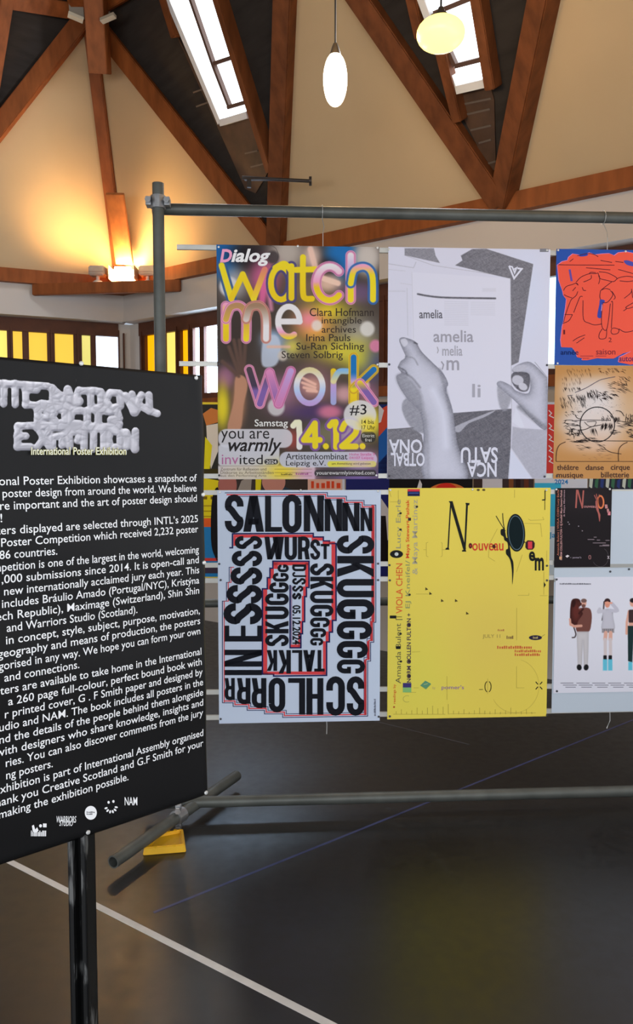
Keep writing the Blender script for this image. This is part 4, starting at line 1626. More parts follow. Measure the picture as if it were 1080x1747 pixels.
# the left hand and forearm
P.poly([(150, 1010), (260, 1010), (300, 1190), (250, 1220), (180, 1180), (130, 1080)], (138, 140, 154), .9, 4, 10)
P.poly([(112, 650), (130, 632), (170, 640), (215, 662), (250, 720), (330, 800), (380, 850), (412, 915), (402, 960), (440, 1080), (470, 1290), (530, 1510), (268, 1510), (262, 1230), (238, 1090), (170, 1020), (110, 930), (95, 870), (125, 850), (104, 820), (120, 780), (150, 752), (130, 700)],
       (190, 193, 212), .98, 4, None, ((92, 93, 106), 26, .72))
P.poly([(95, 870), (150, 860), (240, 960), (260, 1070), (238, 1090), (170, 1020), (110, 930)], (134, 136, 150), .75, 4, 26)
P.line([(130, 845), (190, 880), (240, 940)], 10, (112, 113, 126), .7, 4, 12)
P.line([(108, 815), (150, 838), (160, 862)], 8, (96, 97, 108), .8, 4, 8)
P.line([(150, 752), (200, 760), (225, 800)], 6, (120, 121, 133), .7, 4, 10)
P.line([(360, 830), (395, 950), (425, 1080)], 16, (120, 122, 136), .6, 4, 18)
P.line([(320, 960), (380, 1100), (400, 1300)], 40, (206, 210, 230), .7, 4, 40)
P.line([(265, 1100), (285, 1300), (290, 1500)], 18, (142, 144, 158), .55, 4, 20)
P.line([(205, 664), (222, 672)], 9, (80, 80, 90), .8, 0, 6)
P.poly([(118, 650), (150, 640), (165, 668), (140, 690)], (206, 208, 224), .7, 4, 6)
# the right hand
P.poly([(715, 935), (730, 1060), (770, 1080), (800, 1000), (770, 930)], (146, 148, 162), .85, 4, 12)
P.poly([(805, 830), (840, 800), (920, 785), (1010, 870), (1022, 900), (1022, 1190), (930, 1140), (840, 1040), (780, 985), (712, 925), (735, 900), (800, 930), (830, 960), (905, 975), (915, 900), (880, 860), (820, 850)],
       (186, 189, 208), .98, 4, None, ((98, 100, 114), 22, .65))
P.poly([(810, 850), (900, 850), (915, 900), (900, 960), (850, 960), (805, 910)], (84, 84, 94), .9, 4, 5)
P.ell(840, 895, 36, 30, (186, 188, 204), .95, .3, 5)
P.ell(872, 935, 28, 22, (192, 194, 210), .95, .5, 5)
P.ell(850, 822, 46, 20, (176, 178, 194), .9, -.2, 6)
P.line([(850, 1060), (960, 1150), (1020, 1190)], 26, (120, 122, 134), .75, 4, 20)
P.line([(945, 785), (1015, 870)], 4, (130, 132, 144), .7)
# pencil grain follows how dark the drawing is
dark = np.clip((200 - P.C[..., 0:1]) / 90, 0, 1)
P.C += ((P.noise(20, 5, (1.4, .10), -.5) + P.noise(9, 6, (1, .3), .9)) - 1.0)[..., None] * 26 * dark
P.mesh('artwork', s.root, INK)
a = s.art(650, 400, 3.6)
for t_, x0, y0, x1, y1, c in (('amelia', 235, 462, 378, 516, (92, 92, 102)), ('amelia', 322, 588, 568, 662, (150, 150, 164)),
                              ('melia', 376, 682, 500, 746, (158, 158, 172)), ('m', 402, 772, 480, 834, (150, 150, 164)), ('li', 560, 918, 612, 1000, (158, 159, 174))):
    a.text(t_, x0, y0, x1, y1, c, 2, 0.012)
a.line([(345, 690), (352, 712), (346, 730)], 6, (160, 160, 172), 2)
a.line([(370, 780), (384, 800), (376, 830)], 8, (150, 150, 164), 2)
W_ = (206, 209, 228)
for t_, x0, y0, x1, y1 in (('ONA', 48, 1258, 252, 1344), ('OTBAL', 60, 1340, 268, 1424), ('SATU', 490, 1306, 716, 1404), ('NCA', 528, 1398, 710, 1490)):
    a.text(t_, x0, y0, x1, y1, W_, 2, 0.022, 180)
a.line([(786, 194), (817, 270), (864, 212), (838, 208)], 11, W_, 2)
a.line([(786, 194), (806, 200), (820, 236), (832, 206), (816, 214)], 9, W_, 3)
a.rect(975, 88, 1028, 108, (120, 122, 132), 2)
a.line([(42, 1200), (200, 1186)], 5, (110, 110, 120), 2)
a.flat_mesh('lettering', s.root, INK)
corner_pins(s, [(664, 426), (933, 427), (664, 622), (933, 623), (664, 812), (929, 813)], (2, 3, 4, 5))

# --- 3: stepped block lettering
s = Sheet('poster', 'pale blue poster of heavy black block letters spiralling inside stepped red outlines', 'poster',
          PP, 372.2, 836.5, 648.8, 1232, (186, 200, 222))
a = s.art(360, 820, 3.6)
NAVY, RED, INKB = (30, 32, 84), (206, 66, 72), (20, 22, 30)
outer = [(85, 75), (715, 73), (715, 96), (832, 96), (832, 122), (940, 122), (940, 150), (1012, 150), (1012, 870), (1000, 870), (1000, 992), (980, 992), (980, 1108), (962, 1108),
         (962, 1446), (440, 1454), (440, 1432), (328, 1432), (328, 1410), (222, 1410), (222, 1386), (136, 1386), (136, 1364), (70, 1364), (70, 740), (95, 740), (95, 625), (112, 625), (112, 532), (130, 532), (130, 412), (112, 412)]
cx_, cy_ = 540, 770


def inset(P, d):
    return [(x + (d if x < 545 else -d), y + (d if y < 640 else -d)) for x, y in P]


a.line(outer[:24], 4.5, NAVY, 2)
a.line(inset(outer[:24], 11), 7, RED, 2)
a.line(inset(outer[:24], 22), 4, NAVY, 2)
a.line(outer[23:30], 4, NAVY, 2)
a.line([(x + 11, y) for x, y in outer[23:30]], 5, RED, 2)
for x0, x1, y0, y1 in ((985, 1003, 150, 870), (978, 994, 862, 985), (958, 974, 985, 1100), (940, 955, 1100, 1440)):
    a.rect(x0, y0, x1, y1, RED, 2)
inner = [(112, 412), (132, 412), (132, 326), (628, 324), (628, 346), (690, 346), (690, 370), (728, 370), (728, 386), (768, 386), (768, 858), (746, 858), (746, 930), (727, 930), (727, 990), (710, 990), (710, 1196), (384, 1200), (384, 1188), (316, 1188),
         (316, 664), (346, 664), (346, 596), (362, 596), (362, 538), (380, 538), (380, 495), (602, 495), (602, 656), (586, 656), (586, 712), (575, 712), (575, 866), (562, 866), (562, 940), (552, 940), (552, 1026), (486, 1026), (486, 640)]
a.line(inner, 9, NAVY, 2)
for x0, y0, x1, y1 in ((138, 331, 624, 350), (138, 350, 152, 400), (618, 350, 686, 368), (686, 374, 762, 392), (740, 392, 763, 855), (722, 855, 741, 926), (704, 926, 722, 986), (688, 986, 705, 1190), (322, 1172, 705, 1191),
                       (321, 668, 345, 1184), (350, 600, 368, 668), (366, 542, 386, 600), (384, 500, 410, 542), (384, 500, 598, 520), (578, 505, 597, 652), (566, 650, 582, 708), (558, 708, 571, 862), (548, 862, 558, 936), (536, 936, 547, 1022), (490, 1006, 547, 1022)):
    a.rect(x0, y0, x1, y1, RED, 2)
a.rect(492, 645, 498, 1005, (150, 130, 160), 2)
for ch, x0, y0, x1, y1 in (('S', 85, 88, 200, 318), ('A', 198, 92, 325, 314), ('L', 332, 92, 436, 314), ('O', 438, 88, 556, 318), ('N', 570, 90, 692, 312), ('N', 698, 112, 805, 310), ('N', 806, 136, 912, 310), ('N', 918, 166, 992, 310)):
    a.block(ch, x0, y0, x1, y1, INKB, 4)
for ch, x0, y0, x1, y1 in (('S', 775, 336, 1000, 448), ('K', 775, 462, 998, 592), ('U', 775, 604, 998, 716), ('G', 775, 728, 1000, 850), ('G', 775, 862, 985, 974), ('G', 775, 984, 962, 1090), ('G', 775, 1098, 944, 1184)):
    a.block(ch, x0, y0, x1, y1, INKB, 4, 90)
for ch, x0, x1, yb_ in (('S', 834, 942, 1440), ('C', 708, 822, 1440), ('H', 586, 690, 1436), ('L', 474, 578, 1436), ('O', 354, 456, 1420), ('R', 250, 340, 1394), ('R', 160, 242, 1370), ('R', 84, 146, 1346)):
    a.block(ch, x0, 1204 if ch in 'SC' else 1212, x1, yb_, INKB, 4, 180)
for ch, x0, y0, y1 in (('I', 84, 1162, 1194), ('N', 84, 1038, 1142), ('E', 84, 890, 988), ('S', 80, 752, 882), ('S', 98, 640, 754), ('S', 122, 532, 638), ('S', 130, 430, 526), ('S', 148, 340, 420)):
    a.block(ch, x0, y0, 312, y1, INKB, 4, 270)
for ch, x0, y0, x1, y1 in (('W', 328, 344, 448, 484), ('U', 452, 344, 528, 486), ('R', 534, 344, 606, 484), ('S', 610, 362, 670, 484), ('T', 674, 388, 728, 482)):
    a.block(ch, x0, y0, x1, y1, INKB, 4)
for ch, x1, y0, y1 in (('S', 754, 508, 582), ('K', 750, 590, 668), ('U', 750, 676, 752), ('G', 750, 762, 834), ('G', 728, 840, 900), ('G', 706, 906, 962), ('G', 688, 966, 1012)):
    a.block(ch, 610, y0, x1, y1, INKB, 4, 90)
for ch, x0, x1, yb_ in (('T', 634, 698, 1172), ('A', 566, 640, 1172), ('L', 498, 560, 1172), ('K', 414, 490, 1184), ('K', 342, 406, 1168)):
    a.block(ch, x0, 1040, x1, yb_, INKB, 4, 180)
for ch, x0, y0, y1 in (('S', 334, 946, 1016), ('K', 334, 860, 938), ('U', 334, 772, 850), ('G', 334, 692, 764), ('G', 360, 624, 688), ('G', 380, 566, 620), ('G', 410, 514, 562)):
    a.block(ch, x0, y0, 476, y1, INKB, 4, 270)
for ch, x1, y0, y1 in (('D', 584, 514, 556), ('J', 584, 560, 592), ('S', 582, 598, 638), ('S', 566, 644, 682), ('S', 554, 688, 730)):
    a.block(ch, 500, y0, x1, y1, INKB, 4, 90)
a.text('05.12.2024', 500, 764, 550, 1006, INKB, 4, 0.03, 90)
a.marks(14, 1000, 1340, 1012, 1446, (60, 62, 80), 3, 90)
a.flat_mesh('lettering', s.root, INK)
corner_pins(s, [(375, 840), (513, 836.5), (645, 838), (374, 962), (645, 961.5), (376.5, 989.5), (645, 989.5), (376.5, 1226.5), (646, 1222.5)], (3, 4, 5, 6, 7, 8))

# --- 4: yellow poster with spidery lettering
s = Sheet('poster', 'yellow poster with a tall thin capital N and black insect shape, lower middle', 'poster',
          PP, 661.8, 832.5, 935.8, 1224.5, (214, 196, 82))
s.root['label'] = 'yellow poster with a tall thin capital N and a black winged shape beside it'
P = s.paint(650, 820, 3.6, (217, 199, 84), 0.006)
P.blob(640, 950, 420, 420, (204, 180, 92), .5)
P.blob(220, 1200, 260, 400, (206, 202, 84), .6)
P.mesh('artwork', s.root, INK)
a = s.art(650, 820, 3.6)
K, RD, GY, GN = (26, 28, 26), (196, 62, 44), (150, 146, 112), (128, 122, 62)
LN = (168, 150, 66)
# tall N
a.poly([(415, 126), (440, 126), (440, 134), (432, 136), (416, 412), (420, 424), (394, 424), (398, 414), (408, 410), (424, 138)], K, 2)
a.poly([(420, 128), (440, 128), (522, 416), (516, 436), (504, 420)], K, 3)
a.poly([(518, 136), (544, 138), (542, 150), (534, 152), (520, 424), (524, 436), (496, 436), (500, 426), (510, 422), (522, 150)], K, 2)
a.text('ouveau', 560, 384, 752, 430, RD, 2, 0.012)
a.ell(549, 400, 11, 17, (90, 30, 30), 3)
a.rect(547, 396, 551, 404, (214, 60, 70), 4)
a.ell(693, 404, 10, 12, (70, 34, 30), 3)
# winged shape
a.poly([(735, 302), (752, 296), (762, 312), (770, 350), (782, 352), (790, 400), (796, 440), (800, 470), (812, 500), (814, 560), (806, 640), (804, 560), (796, 500), (784, 470), (768, 450), (768, 424), (780, 416), (776, 380), (758, 366), (752, 344), (736, 332)], K, 3, 3)
a.line([(706, 216), (738, 270), (764, 310)], 4.5, K, 3, 4)
a.line([(747, 200), (750, 250), (758, 300)], 5, K, 3, 4)
a.ell(829, 320, 56, 116, K, 4, 40, -0.05)
a.ell(829, 320, 48, 106, (84, 108, 120), 5, 40, -0.05)
a.ell(829, 320, 44, 101, (10, 26, 30), 6, 40, -0.05)
a.poly([(888, 378), (900, 366), (934, 368), (944, 384), (942, 410), (930, 424), (898, 424), (886, 410)], (52, 28, 34), 4)
a.rect(902, 374, 928, 418, (206, 62, 72), 5)
a.line([(886, 380), (874, 372)], 6, K, 4)
a.text('e', 908, 434, 946, 494, K, 4, 0.03)
a.text('m', 944, 472, 1000, 552, K, 4, 0.03)
a.poly([(1000, 620), (1012, 640), (1000, 658)], K, 3)
# faint construction lines
for pts in ([(820, 56), (820, 105)], [(715, 295), (665, 390), (660, 470), (700, 495)], [(880, 262), (980, 264), (988, 345)], [(905, 235), (918, 244), (1000, 240), (992, 222)], [(868, 455), (832, 560)], [(1018, 430), (1018, 500)],
            [(215, 696), (290, 696)], [(840, 704), (908, 704), (908, 690)], [(975, 706), (1022, 706)], [(833, 780), (833, 980)], [(1000, 560), (1000, 700)], [(832, 1140), (832, 1272), (880, 1272)], [(290, 378), (278, 382), (278, 462), (290, 468)],
            [(260, 424), (278, 424)], [(368, 378), (376, 384), (376, 462), (366, 468)], [(376, 424), (395, 424)], [(50, 60), (62, 100)], [(55, 130), (120, 130)], [(106, 60), (108, 130)], [(405, 1200), (405, 1345)], [(655, 1215), (655, 1310)],
            [(75, 1434), (395, 1434)], [(415, 1432), (950, 1426)], [(190, 1052), (240, 1050)], [(200, 1272), (232, 1272)], [(150, 1300), (215, 1300)]):
    a.line(pts, 2.2, LN, 2)
a.line(arcp(820, 1260, 150, 165, -75, 150, 40), 2, (184, 166, 76), 2)
for i, x in enumerate(range(92, 950, 32)):
    h_ = (18, 30, 14, 24, 40, 22)[i % 6] + (22 if x > 260 and x < 420 else 0)
    a.rect(x, 1434 - h_, x + 2.4, 1434, (150, 134, 60), 2)
for x, y in ((278, 664), (302, 692), (374, 736), (460, 736), (528, 814)):
    a.poly([(x - 5, y - 10), (x + 12, y + 4), (x - 6, y + 9)], (70, 58, 30), 3)
a.poly([(988, 116), (1004, 114), (1004, 60), (1010, 60), (1010, 122), (988, 122)], K, 3)
a.rect(1004, 118, 1008, 180, (80, 74, 30), 3)
for x in (597, 631):
    a.ell(x, 57, 10, 7, (90, 78, 40), 2, 12)
# coloured block
a.rect(163, 52, 238, 66, (196, 52, 66), 3)
a.rect(163, 62, 238, 95, (30, 34, 74), 2)
a.rect(170, 74, 232, 78, (70, 100, 170), 3)
# upright lettering
a.text('Lucy Earle', 92, 116, 130, 416, GY, 2, 0.004, 270)
a.ell(95, 451, 40, 24, K, 3)
a.ell(95, 451, 12, 11, (188, 196, 196), 4)
a.text('Maya Stewart Pathak', 152, 116, 180, 476, (206, 78, 40), 2, 0.018, 270)
a.text('& Maya Martinez', 192, 116, 234, 576, (166, 160, 132), 2, 0.004, 270)
a.text('VIOLA CHEN', 92, 508, 132, 816, (206, 98, 50), 2, 0.01, 270)
a.text('EJ Kneifel/', 150, 490, 186, 784, (140, 146, 96), 2, 0.004, 270)
a.text('Amanda Bulent |', 90, 850, 132, 1246, (104, 100, 66), 2, 0.004, 270)
a.rect(92, 1016, 120, 1034, K, 3)
a.rect(54, 828, 94, 846, K, 3)
a.line([(128, 836), (92, 836), (92, 850)], 3, K, 3)
a.text('NORM COLLEN FULTON +', 158, 815, 184, 1240, (66, 52, 70), 2, 0.022, 270)
a.rect(134, 1242, 186, 1270, (60, 52, 110), 3)
a.rect(134, 1270, 186, 1300, (124, 176, 110), 3)
a.text('readings by', 74, 1250, 94, 1370, (196, 92, 46), 2, 0.01, 270)
a.ell(80, 1390, 6, 6, (170, 84, 46), 2, 12)
a.line(arcp(160, 1340, 24, 20, 60, 300, 12), 2.4, (160, 150, 80), 2)
for x, y in ((120, 200), (120, 300), (120, 940), (122, 1110), (175, 700), (220, 160)):
    a.ell(x, y, 8, 7, (44, 44, 40), 3, 10)
for x, y in ((176, 238), (174, 886), (174, 1110), (174, 1200)):
    a.rect(x - 10, y - 10, x + 8, y + 8, (50, 40, 50), 3)
# foot of the sheet
a.poly([(240, 1258), (272, 1228), (306, 1246), (276, 1278)], (88, 140, 110), 2)
a.poly([(246, 1262), (276, 1282), (306, 1252), (306, 1246), (276, 1276), (240, 1256)], (120, 150, 90), 3)
a.line([(262, 1252), (288, 1246)], 2, (200, 200, 120), 4)
a.text('by', 316, 1264, 334, 1284, (170, 152, 110), 2)
a.text("pomer's", 372, 1256, 510, 1288, (138, 108, 142), 2, 0.012)
a.line(arcp(658, 1265, 20, 34, 110, 250, 12), 5, (58, 52, 22), 2)
a.line(arcp(656, 1265, 20, 34, -70, 70, 12), 5, (58, 52, 22), 2)
a.rect(602, 1280, 626, 1284, (90, 82, 30), 2)
for dx in (-1, 1):
    for dy in (-1, 1):
        a.line([(970 + dx * 6, 1258 + dy * 7), (970 + dx * 20, 1258 + dy * 23)], 6, K, 2)
a.marks(4, 716, 912, 758, 924, (170, 108, 66), 2)
a.text('JULY 11', 624, 944, 732, 972, (150, 130, 70), 2)
a.marks(4, 770, 952, 814, 972, (120, 92, 60), 2)
a.marks(16, 712, 1014, 930, 1032, (190, 92, 56), 2)
a.marks(14, 820, 1038, 984, 1054, (190, 92, 56), 2)
a.marks(12, 820, 1060, 980, 1076, (190, 92, 56), 2)
a.ell(948, 964, 40, 15, (42, 36, 60), 3)
a.marks(4, 932, 957, 964, 970, (180, 166, 110), 4)
a.line([(984, 960), (1006, 944)], 2.4, (120, 110, 60), 2)
a.flat_mesh('lettering', s.root, INK)
corner_pins(s, [(666, 836), (806, 835), (932, 836), (664.5, 964), (933, 965), (665, 990), (933, 990), (665, 1222), (933, 1220)], (3, 4, 5, 6, 7, 8))

# --- 5: red on blue line drawing
wB2 = 0.70
s = Sheet('poster', 'blue poster filled by a red shape with black line drawing, at upper right', 'poster',
          PP, 947.6, 424.5, 0, 622.5, (28, 72, 158), None, wB2)
a = s.art(930, 400, 7.2)
CR, BLU, LNC, PNK = (238, 84, 66), (28, 72, 158), (72, 26, 40), (206, 130, 190)
blob_ = [(150, 380), (210, 335), (275, 320), (290, 280), (340, 240), (400, 250), (470, 262), (545, 225), (620, 250), (700, 240), (790, 235), (850, 260), (900, 225), (1000, 215), (1120, 240), (1500, 230), (1900, 240), (2040, 330),
         (2060, 700), (2040, 1200), (1980, 1500), (1800, 1540), (1500, 1500), (1250, 1560), (1150, 1590), (1040, 1600), (1000, 1590), (900, 1570), (910, 1510), (1060, 1435), (960, 1460), (840, 1525), (700, 1525), (640, 1520), (520, 1545), (450, 1545), (460, 1520), (395, 1510), (370, 1440), (330, 1390), (200, 1385),
         (190, 1300), (210, 1130), (225, 1080), (250, 900), (262, 800), (225, 750), (215, 700), (170, 570)]
a.poly([(x - 6 if x < 1000 else x, y - 5) for x, y in blob_], PNK, 1)
a.poly(blob_, CR, 2)
for pts in ([(160, 372), (300, 376), (850, 378)], [(300, 335), (345, 300)], [(395, 262), (520, 236), (600, 246), (650, 275)], [(500, 410), (800, 436)], [(860, 332), (960, 345)], [(895, 430), (1080, 482)], [(680, 320), (820, 345)],
            [(378, 590), (440, 525), (540, 484), (620, 482), (650, 478), (672, 540), (760, 565), (840, 580), (900, 535), (1000, 515), (1080, 525)], [(540, 484), (560, 466), (620, 470)], [(660, 460), (760, 472), (860, 520), (885, 548)], [(565, 500), (560, 545), (470, 585)], [(665, 505), (668, 565), (655, 610)],
            [(915, 570), (1010, 580), (1080, 570)], [(455, 650), (470, 685), (500, 690)], [(680, 690), (740, 665), (800, 680)], [(680, 690), (670, 760), (680, 800)], [(800, 690), (830, 730), (812, 780), (760, 835), (700, 838)], [(820, 700), (860, 770), (840, 800)], [(820, 580), (690, 680)],
            [(345, 612), (385, 600), (405, 625), (380, 600)], [(225, 690), (260, 640), (345, 612)], [(375, 650), (335, 695)], [(400, 700), (380, 750), (340, 785), (310, 820), (250, 985), (225, 1080)], [(230, 740), (280, 765), (330, 780)], [(240, 985), (335, 985)], [(335, 985), (290, 1060), (215, 1095)],
            [(460, 765), (430, 765), (400, 830), (350, 960)], [(465, 810), (470, 1040), (540, 1090), (610, 1112), (690, 1100)], [(705, 850), (690, 1040), (705, 1150), (760, 1155), (800, 850)], [(810, 830), (828, 850), (812, 1150)], [(700, 1160), (665, 1220), (668, 1280), (745, 1270), (755, 1160)],
            [(812, 1160), (850, 1150), (905, 1170), (890, 1215), (830, 1225), (808, 1195), (815, 1165)], [(905, 1160), (980, 1200), (1080, 1185)], [(970, 785), (1040, 730), (1065, 690)], [(1080, 840), (990, 895), (1020, 910), (1080, 890)], [(960, 940), (1000, 915)], [(1060, 670), (1075, 780)],
            [(340, 1310), (400, 1270), (490, 1235)], [(385, 1335), (480, 1270)], [(1100, 520), (1300, 460), (1500, 560), (1700, 520), (1900, 620)], [(1200, 1180), (1400, 1120), (1600, 1180), (1700, 1000)], [(1300, 700), (1350, 900), (1500, 940)]):
    a.line(pts, 8, LNC, 4, 4)
a.line([(300, 430), (312, 500), (326, 575)], 26, (92, 70, 150), 3)
a.poly([(675, 800), (735, 815), (705, 860), (690, 910), (690, 1010), (670, 1030), (640, 1010), (650, 930), (665, 860)], (52, 66, 156), 3, 3)
a.line([(700, 860), (690, 940)], 10, (216, 150, 190), 4)
a.poly([(965, 325), (1020, 320), (1090, 350), (1090, 392), (1000, 372)], (70, 72, 158), 3, 3)
a.poly([(410, 255), (480, 240), (530, 246), (500, 266), (430, 272)], (40, 66, 160), 3, 3)
a.text('1', 222, 1172, 244, 1228, (96, 30, 40), 4, 0.01)
a.text('2', 778, 1268, 816, 1322, (96, 30, 40), 4, 0.0)
a.text('année', 190, 1418, 408, 1478, (16, 30, 84), 4, 0.004)
a.text('saison', 625, 1408, 862, 1476, (112, 34, 50), 4, 0.004)
a.text('automne', 905, 1502, 1220, 1560, (60, 30, 90), 4, 0.004)
a.rect(430, 1490, 590, 1497, (130, 40, 60), 4)
a.rect(620, 1490, 750, 1497, (130, 40, 60), 4)
a.rect(440, 1518, 540, 1524, (130, 40, 60), 4)
a.flat_mesh('artwork', s.root, INK)
corner_pins(s, [(952, 427), (1067, 429), (1180, 429), (951, 620), (1180, 620)])

# --- 6: brown engraving
s = Sheet('poster', 'brown poster with a scratchy ink landscape and a circle, below the red and blue poster', 'poster',
          PP, 945.5, 623.2, 0, 816.8, (176, 130, 80), None, wB2)
P = s.paint(930, 610, 7.2, (178, 131, 80), 0.0026)
for b_ in ((620, 560, 380, 420, (206, 202, 206), .95, 3), (350, 400, 180, 180, (206, 202, 204), .6, 2), (600, 1050, 420, 140, (204, 176, 158), .8, 3), (400, 820, 260, 180, (204, 198, 200), .8, 3), (760, 820, 260, 200, (204, 192, 188), .8, 3), (900, 300, 120, 120, (196, 150, 110), .8, 2),
           (1400, 700, 420, 420, (200, 186, 170), .8, 3), (500, 150, 400, 100, (176, 124, 66), .7, 2)):
    P.blob(*b_)
P.mesh('artwork', s.root, INK)
a = s.art(930, 610, 7.2)
r_ = random.Random(4)
IK = (44, 34, 34)


def hatch(n, box_, ang, ln, wd_, jit=0.25, c=IK, lv=3):
    for _ in range(n):
        x, y = r_.uniform(box_[0], box_[2]), r_.uniform(box_[1], box_[3])
        t = math.radians(ang + r_.gauss(0, 57 * jit * .5))
        l_ = ln * r_.uniform(.5, 1.2)
        a.poly([(x, y), (x + l_ * math.cos(t) - wd_ * math.sin(t), y + l_ * math.sin(t) + wd_ * math.cos(t)), (x + l_ * .5 * math.cos(t) + wd_ * math.sin(t), y + l_ * .5 * math.sin(t) - wd_ * math.cos(t))], c, lv)


BR = (96, 66, 44)
hatch(26, (260, 120, 560, 200), 70, 60, 3, .2, BR)
hatch(20, (200, 230, 440, 310), 75, 55, 3, .2, BR)
hatch(26, (210, 350, 440, 380), 66, 56, 3.4, .2)
hatch(24, (170, 470, 260, 590), 65, 60, 3.2, .25)
hatch(44, (270, 440, 480, 560), 66, 90, 4.2, .12)
hatch(34, (500, 380, 640, 470), 72, 84, 5, .15)
hatch(30, (640, 420, 840, 500), 20, 70, 7, .5)
hatch(34, (760, 290, 980, 420), 16, 100, 4, .25)
hatch(22, (880, 220, 1020, 320), 40, 60, 3.5, .3)
hatch(26, (640, 120, 980, 190), 30, 50, 5, .6, BR)
hatch(16, (200, 650, 420, 720), 15, 50, 4, .6)
hatch(34, (200, 780, 420, 960), 8, 80, 6, .5)
hatch(18, (290, 860, 420, 960), 70, 70, 6, .5)
hatch(30, (210, 980, 560, 1040), 4, 110, 5, .15)
hatch(22, (250, 1050, 720, 1160), 8, 90, 4, .25)
hatch(14, (380, 1180, 780, 1250), 4, 70, 3, .2, (140, 104, 74))
hatch(40, (690, 790, 830, 830), 100, 90, 5, .12)
hatch(14, (540, 860, 620, 880), 72, 90, 4, .1)
hatch(16, (690, 700, 830, 760), 60, 50, 5, .3)
hatch(18, (850, 720, 930, 760), 100, 60, 6, .2)
hatch(26, (850, 780, 1060, 850), 4, 110, 5, .12)
hatch(30, (780, 890, 880, 940), 6, 60, 3, .15)
hatch(24, (980, 680, 1080, 760), 80, 50, 5, .4)
hatch(60, (1100, 200, 1900, 1000), 20, 110, 5, .8)
hatch(26, (980, 880, 1080, 1000), 6, 80, 5, .3)
for _ in range(90):
    x, y = r_.uniform(360, 980), r_.uniform(470, 700)
    a.ell(x, y, 3.4, 3, (90, 84, 88), 3, 6)
a.line([(365, 430), (500, 375), (620, 305), (700, 268), (860, 236)], 8, (84, 78, 92), 4, 5)
a.line([(270, 470), (340, 462)], 6, (84, 78, 92), 4)
a.line(arcp(640, 822, 212, 214, 0, 360, 60), 11, (30, 28, 32), 5)
a.line([(330, 778), (440, 770), (560, 768), (800, 772)], 8, IK, 5)
a.line([(400, 900), (500, 880), (570, 850), (690, 826)], 9, IK, 5, 4)
a.line([(480, 790), (540, 845), (600, 840), (625, 800), (610, 784), (510, 790)], 7, IK, 5, 3)
a.line([(370, 700), (390, 740), (440, 756)], 8, IK, 5, 4)
a.line([(240, 800), (260, 770), (340, 770)], 7, IK, 5, 4)
a.line([(870, 652), (930, 664), (970, 720)], 8, IK, 5, 4)
a.line([(380, 1020), (700, 1022), (1080, 1026)], 8, IK, 5)
a.line([(250, 1036), (180, 1070), (146, 1130), (135, 1200), (133, 1274)], 9, (66, 44, 34), 5, 4)
a.line([(133, 1276), (1080, 1276), (2000, 1276)], 7, (66, 44, 34), 5)
a.line([(1010, 1040), (950, 1070), (908, 1120), (898, 1190), (900, 1274)], 9, (66, 44, 34), 5, 4)
a.line([(714, 1096), (760, 1140), (830, 1168), (935, 1184)], 8, (56, 40, 36), 5, 4)
for t_, x0, y0, x1, y1 in (('théâtre', 145, 1316, 410, 1382), ('danse', 496, 1318, 720, 1382), ('cirque', 806, 1316, 1040, 1402), ('musique', 140, 1412, 466, 1496), ('billetterie', 686, 1404, 1030, 1474)):
    a.text(t_, x0, y0, x1, y1, (66, 44, 40), 4, 0.012)
a.flat_mesh('lettering', s.root, INK)
corner_pins(s, [(950, 812), (1180, 812)], (0, 1))

# --- 7: the white back of a poster fixed to the far side of the rails, then the two small sheets before it
PB = FP.shifted(0.0082)
s = Sheet('poster', 'plain pale grey back of a poster behind the small black sheet, right edge', 'poster',
          PB, 944.5, 838, 0, 1216, (178, 190, 204), None, 0.70)
s.root['label'] = 'plain pale grey poster back behind the small black sheet at the right edge'
bm = bmesh.new()
for py in (966, 990):
    u, v = PB.loc(945, py)
    box(bm, (0, -0.0012, float(v) - s.vb), (s.w, 0.0015, 0.016))
build('rail_tape', bm, mat('rail_tape', (0.40, 0.40, 0.38), 0.5, spec=.2), s.root)
corner_pins(s, [(1073, 971), (1041, 975)], (0, 1))
PS = FP.shifted(0.0106)
s = Sheet('poster', 'small black sheet repeating the winged lettering in pink, right of the yellow poster', 'poster',
          PS, 946.5, 832.6, 1042.5, 967.6, (30, 26, 30), None)
P = s.paint(930, 810, 4.06, (29, 25, 28), 0.004)
P.blob(260, 160, 160, 90, (46, 40, 44), .6)
P.mesh('artwork', s.root, INK)
a = s.art(930, 810, 4.06)
SA, SB = (164, 92, 86), (180, 126, 128)
a.poly([(214, 104), (226, 104), (218, 230), (208, 230)], SA, 2)
a.poly([(218, 104), (230, 104), (262, 230), (254, 234)], SA, 3)
a.poly([(260, 108), (270, 108), (262, 230), (252, 230)], SA, 2)
a.text('ouveau', 268, 214, 352, 228, SB, 2, .01)
a.ell(384, 188, 26, 48, (206, 116, 76), 2, 30, -.05)
a.ell(384, 188, 15, 36, (60, 30, 30), 3, 30, -.05)
a.poly([(348, 186), (362, 180), (372, 250), (382, 280), (376, 326), (366, 270), (354, 240)], SA, 2, 3)
for p_ in ([(340, 140), (362, 186)], [(354, 132), (364, 184)], [(374, 136), (368, 180)]):
    a.line(p_, 5, SA, 2)
a.poly([(412, 206), (430, 206), (434, 232), (416, 234)], SB, 2)
a.poly([(426, 238), (440, 234), (446, 262), (430, 262)], SB, 2)
a.rect(434, 254, 452, 280, (206, 130, 140), 2)
for t_, x0, x1, y0, y1, c in (('Amanda Bulent | VIOLA CHEN Lucy Earle', 82, 100, 104, 560, (170, 104, 84)), ('NORM COLLEN FULTON + EJ Kneifel/ Maya Stewart Pathak', 104, 122, 104, 590, (196, 150, 150)), ('& Maya Martinez', 126, 140, 104, 290, (160, 130, 140))):
    a.text(t_, x0, y0, x1, y1, c, 2, .012, 270)
